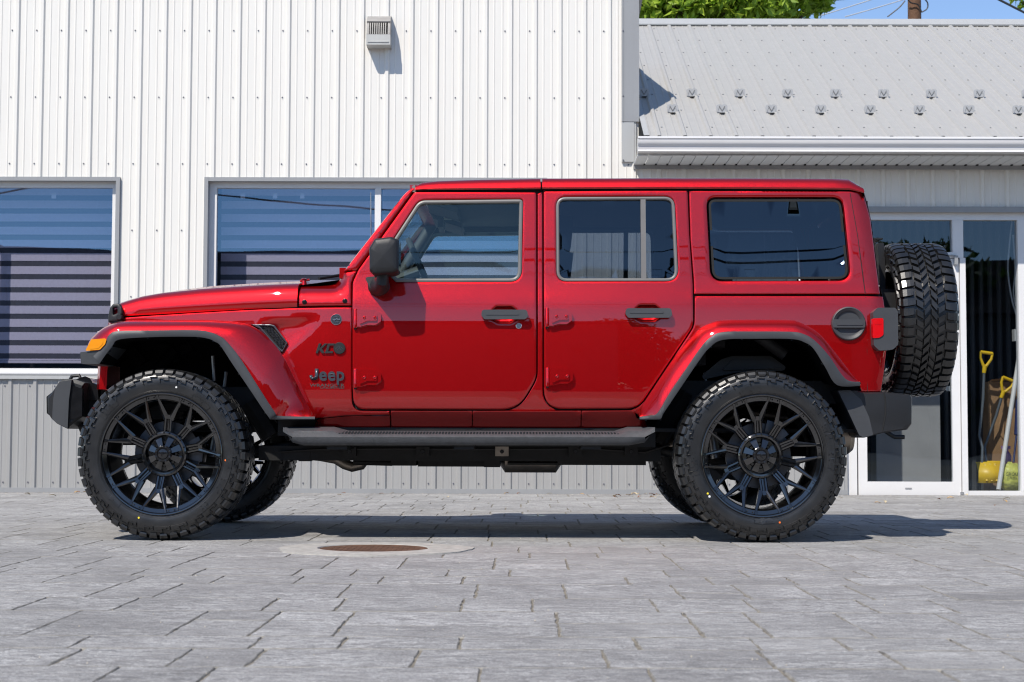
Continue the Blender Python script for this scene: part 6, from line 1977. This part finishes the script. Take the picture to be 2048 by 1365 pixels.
def crown_mesh(name, clumps, n_leaf, leaf, material, seed, parent):
    g = np.random.default_rng(seed)
    vs = []; fs = []
    tot = sum(c[3] ** 2 for c in clumps)
    for (cx, cy, cz, r) in clumps:
        n = int(n_leaf * r * r / tot)
        d = g.normal(size=(n, 3)); d /= np.linalg.norm(d, axis=1)[:, None]
        rr = r * (0.45 + .6 * g.random(n) ** .6)
        p = np.array((cx, cy, cz)) + d * rr[:, None] * np.array((1, 1, .8))
        a = g.normal(size=(n, 3)); a[:, 2] -= .3; a /= np.linalg.norm(a, axis=1)[:, None]
        b = np.cross(a, g.normal(size=(n, 3))); b /= np.linalg.norm(b, axis=1)[:, None]
        c = np.cross(a, b)
        s = leaf * (.6 + .8 * g.random(n))[:, None]
        k = len(vs)
        quad = np.stack([p - a * s, p + b * s * .45 + c * s * .12, p + a * s, p - b * s * .45 + c * s * .12], 1)
        for q in range(n):
            vs += [tuple(x) for x in quad[q]]; fs.append((k + 4 * q, k + 4 * q + 1, k + 4 * q + 2, k + 4 * q + 3))
    off = woff(parent)
    vs = [(a - off.x, b - off.y, c - off.z) for a, b, c in vs]
    me = bpy.data.meshes.new(name); me.from_pydata(vs, [], fs); me.materials.append(material)
    o = bpy.data.objects.new(name, me); C.objects.link(o); o.parent = parent
    return o
def limbs(mb, base, top, r, cl, rnd):
    mb.tube([base, (base[0] * .7 + top[0] * .3 + .05, base[1], base[2] * .6 + top[2] * .4), top], [r, r * .8, r * .45], 10)
    for c in cl:
        t_ = rnd.uniform(.45, .9); s = Vector(base).lerp(Vector(top), t_)
        e = Vector(c[:3]); mid = s.lerp(e, .5) + Vector((0, 0, .25))
        mb.tube([s, mid, e], [r * .4, r * .25, r * .08], 6)
# leafy tree standing behind the annex roof
TY = 17.5
def at(px, py, Y): x, z = P(px, py, Y); return (x, Y, z)
tr = empty('leafy_tree', (*[P(1440, 0, TY)[0]], TY, 0)); tag(tr, 'bright green leafy tree rising behind the grey annex roof', 'tree')
rnd = random.Random(4); cl = []
for (a, b, r) in ((1300, -10, .55), (1345, 5, .6), (1400, -5, .62), (1450, -30, .75), (1500, 2, .55), (1545, -10, .62), (1595, 2, .50), (1625, -16, .42), (1340, -80, .9), (1450, -110, 1.0), (1560, -80, .8), (1260, -60, .8), (1230, -5, .5), (1500, -190, .9), (1380, -200, .9), (1420, 40, .6), (1330, 48, .6), (1520, 46, .5)):
    x, y, z = at(a, b, TY + rnd.uniform(-.5, .7)); cl.append((x, y, z, r))
crown_mesh('crown', cl, 17000, .085, LEAF_A, 3, tr)
mb = MB(); limbs(mb, (P(1440, 0, TY)[0], TY, -.1), at(1440, -60, TY), .22, cl, rnd); mb.build('trunk', BARK, tr)
# sprigs near the pole and at the right edge
tr2 = empty('leafy_tree', (P(2080, 0, 16)[0], 16, 0)); tag(tr2, 'leafy tree at the right edge, only twigs showing over the roof', 'tree')
cl = []
for (a, b, r) in ((2044, 6, .10), (2060, -8, .2), (2090, -40, .6), (2130, -30, .6), (2100, -120, .8)):
    x, y, z = at(a, b, 16); cl.append((x, y, z, r))
crown_mesh('crown', cl, 1500, .07, LEAF_A, 9, tr2); mb = MB(); limbs(mb, (P(2100, 0, 16)[0], 16, -.1), at(2095, -60, 16), .14, cl, rnd); mb.build('trunk', BARK, tr2)
# utility pole with wires
UY = 18.5
ux, uz = P(1829, 30, UY)
up_ = empty('utility_pole', (ux, UY, 0)); tag(up_, 'brown wooden utility pole behind the roof ridge', 'pole')
WOOD = mat('pole_wood', (.13, .065, .035), .85, bump=(14, .8, .02), noise=(5, .3))
mb = MB(); mb.tube([(ux, UY, -.1), (ux, UY, uz + .2), (ux, UY, 11.2)], [.15, .108, .095], 14); mb.build('pole_shaft', WOOD, up_)
mb = MB(); mb.box((ux - .9, UY - .06, 10.4), (ux + .9, UY + .06, 10.52), .01); mb.build('crossarm', WOOD, up_)
mb = MB()
for pts in ([(1810, 2), (1800, 14), (1788, 24), (1775, 34)], [(1846, -5), (1855, 6), (1854, 18), (1843, 25)], [(1815, -2), (1822, 6), (1836, 10), (1843, 24)]):
    mb.tube([(P(a, b, UY - .15)[0], UY - .15, P(a, b, UY - .15)[1]) for a, b in catmull(pts, 5)], .011, 6)
mb.build('service_cable', BLACKP, up_)
cl = [(*at(1787, 4, UY - .4), .09), (*at(1800, -8, UY - .4), .10), (*at(1778, -6, UY - .4), .08)]
def wire(lbl, a, b, ya, yb, r, m_, sag=.0):
    p0 = Vector((P(*a, ya)[0], ya, P(*a, ya)[1])); p1 = Vector((P(*b, yb)[0], yb, P(*b, yb)[1]))
    mb = MB(); mb.tube([p0.lerp(p1, t_) - Vector((0, 0, sag * 4 * t_ * (1 - t_))) for t_ in np.linspace(0, 1, 12)], r, 6)
    o = mb.build('overhead_wire', m_); tag(o, lbl, 'wire', 'overhead wires')
WIRE = mat('black_wire', (.02, .02, .02), .6); WIREP = mat('pale_wire', (.45, .47, .5), .5)
wire('upper of two pale thin wires crossing the blue sky', (1640, 32), (1860, -42), 20, 20, .009, WIREP, .02)
wire('lower of two pale thin wires crossing the blue sky', (1690, 34), (1900, -32), 20, 20, .009, WIREP, .02)
wire('thick dark wire sloping down at the top right corner', (1975, -12), (2120, 62), 15, 15, .016, WIRE)
wire('short dark wire beside the leafy tree top', (1600, -4), (1700, -2), 19, 19, .011, WIRE, .03)

# ------------------------------------------------------------------ what stands across the yard (seen in the glass and the paint)
FELT = mat('roof_felt', (.03, .03, .032), 1.0, spec=0, noise=(3, .3))
opp = empty('yard_shed', (-20, -34, 0)); tag(opp, 'long dark shed with one curved roof across the yard, mirrored in the windows', 'building')
SH = siding_mat('dark_shed_sheet', (.05, .05, .055), .5, .1, 4)
mb = MB(); siding(mb, -46, 2.5, 0, 6.6, 0, 0, pitch=.3, h=.03, minor=0)
for v in mb.bm.verts: v.co.y = -34 - v.co.y
mb.poly([(2.5, -34, 0), (2.5, -48, 0), (2.5, -48, 6.6), (2.5, -34, 6.6)]); mb.poly([(-46, -34, 0), (-46, -48, 0), (-46, -48, 6.6), (-46, -34, 6.6)])
mb.build('wall', SH, opp)
mb = MB(); mb.box((-19.5, -48.5, 6.6), (2.8, -33.6, 6.86), .02)
mb.grid([[(-30 + 14.2 * math.sin(t_), yy, 5.0 + 3.75 * math.cos(t_)) for t_ in np.linspace(-1.25, 1.25, 24)] for yy in (-33.6, -48.5)])
mb.poly([(-30 + 14.2 * math.sin(t_), -33.7, 5.0 + 3.75 * math.cos(t_)) for t_ in np.linspace(-1.25, 1.25, 24)])
mb.build('roof', FELT, opp)
opp2 = empty('yard_barn', (16, -31, 0)); tag(opp2, 'dark barn across the yard, mirrored in the shop door glass', 'building')
mb = MB(); siding(mb, 8, 26, 0, 4.6, 0, 0, pitch=.3, h=.03, minor=0)
for v in mb.bm.verts: v.co.y = -31 - v.co.y
mb.build('wall', SH, opp2)
mb = MB(); mb.grid([[(7.5, -30.3, 4.4), (26.5, -30.3, 4.4)], [(7.5, -37, 7), (26.5, -37, 7)], [(7.5, -44, 4.4), (26.5, -44, 4.4)]]); mb.build('roof', FELT, opp2)
protos = []
rnd = random.Random(21)
for k, x in enumerate(np.arange(2.2, 46, 2.5)):
    x = x + rnd.uniform(-1, 1); y = -39 + rnd.uniform(-4, 5); h = rnd.uniform(6.9, 7.8)
    if k < 4:
        t0_ = empty('yard_tree', (x, y, 0)); cl = []
        for q in range(9):
            a = rnd.uniform(0, 6.3); rr = rnd.uniform(0, 1.7); cl.append((x + rr * math.cos(a), y + rr * math.sin(a), 1.0 + 4.0 * (q / 9) + rnd.uniform(-.3, .3), rnd.uniform(.8, 1.5)))
        crown_mesh('crown', cl, 4500, .19, LEAF_B, 30 + k, t0_)
        mb = MB(); limbs(mb, (x, y, -.1), (x, y, 3.6), .2, cl, rnd); mb.build('trunk', BARK, t0_); protos.append(t0_); t_o = t0_
    else:
        s_ = protos[k % 4]; t_o = s_.copy(); C.objects.link(t_o); t_o.location = (x, y, 0); t_o.rotation_euler.z = rnd.uniform(0, 6)
        for ch in children(s_): d = ch.copy(); C.objects.link(d); d.parent = t_o
    t_o.scale = (h / 5.6, h / 5.6, h / 5.6)
    tag(t_o, 'dark tree across the yard, mirrored in the red paint', 'tree', 'trees across the yard')
for q, (z0, sg) in enumerate(((6.1, .5), (5.7, .8), (6.9, .6))):
    mb = MB(); mb.tube([(-30 + 60 * t_, -15 - q, z0 + sg * (2 * (t_ * 3 % 1) - 1) ** 2) for t_ in np.linspace(0, 1, 60)], .022, 5)
    o = mb.build('overhead_wire', WIRE); tag(o, 'dark wire hanging across the yard, mirrored in the windows', 'wire', 'wires across the yard')
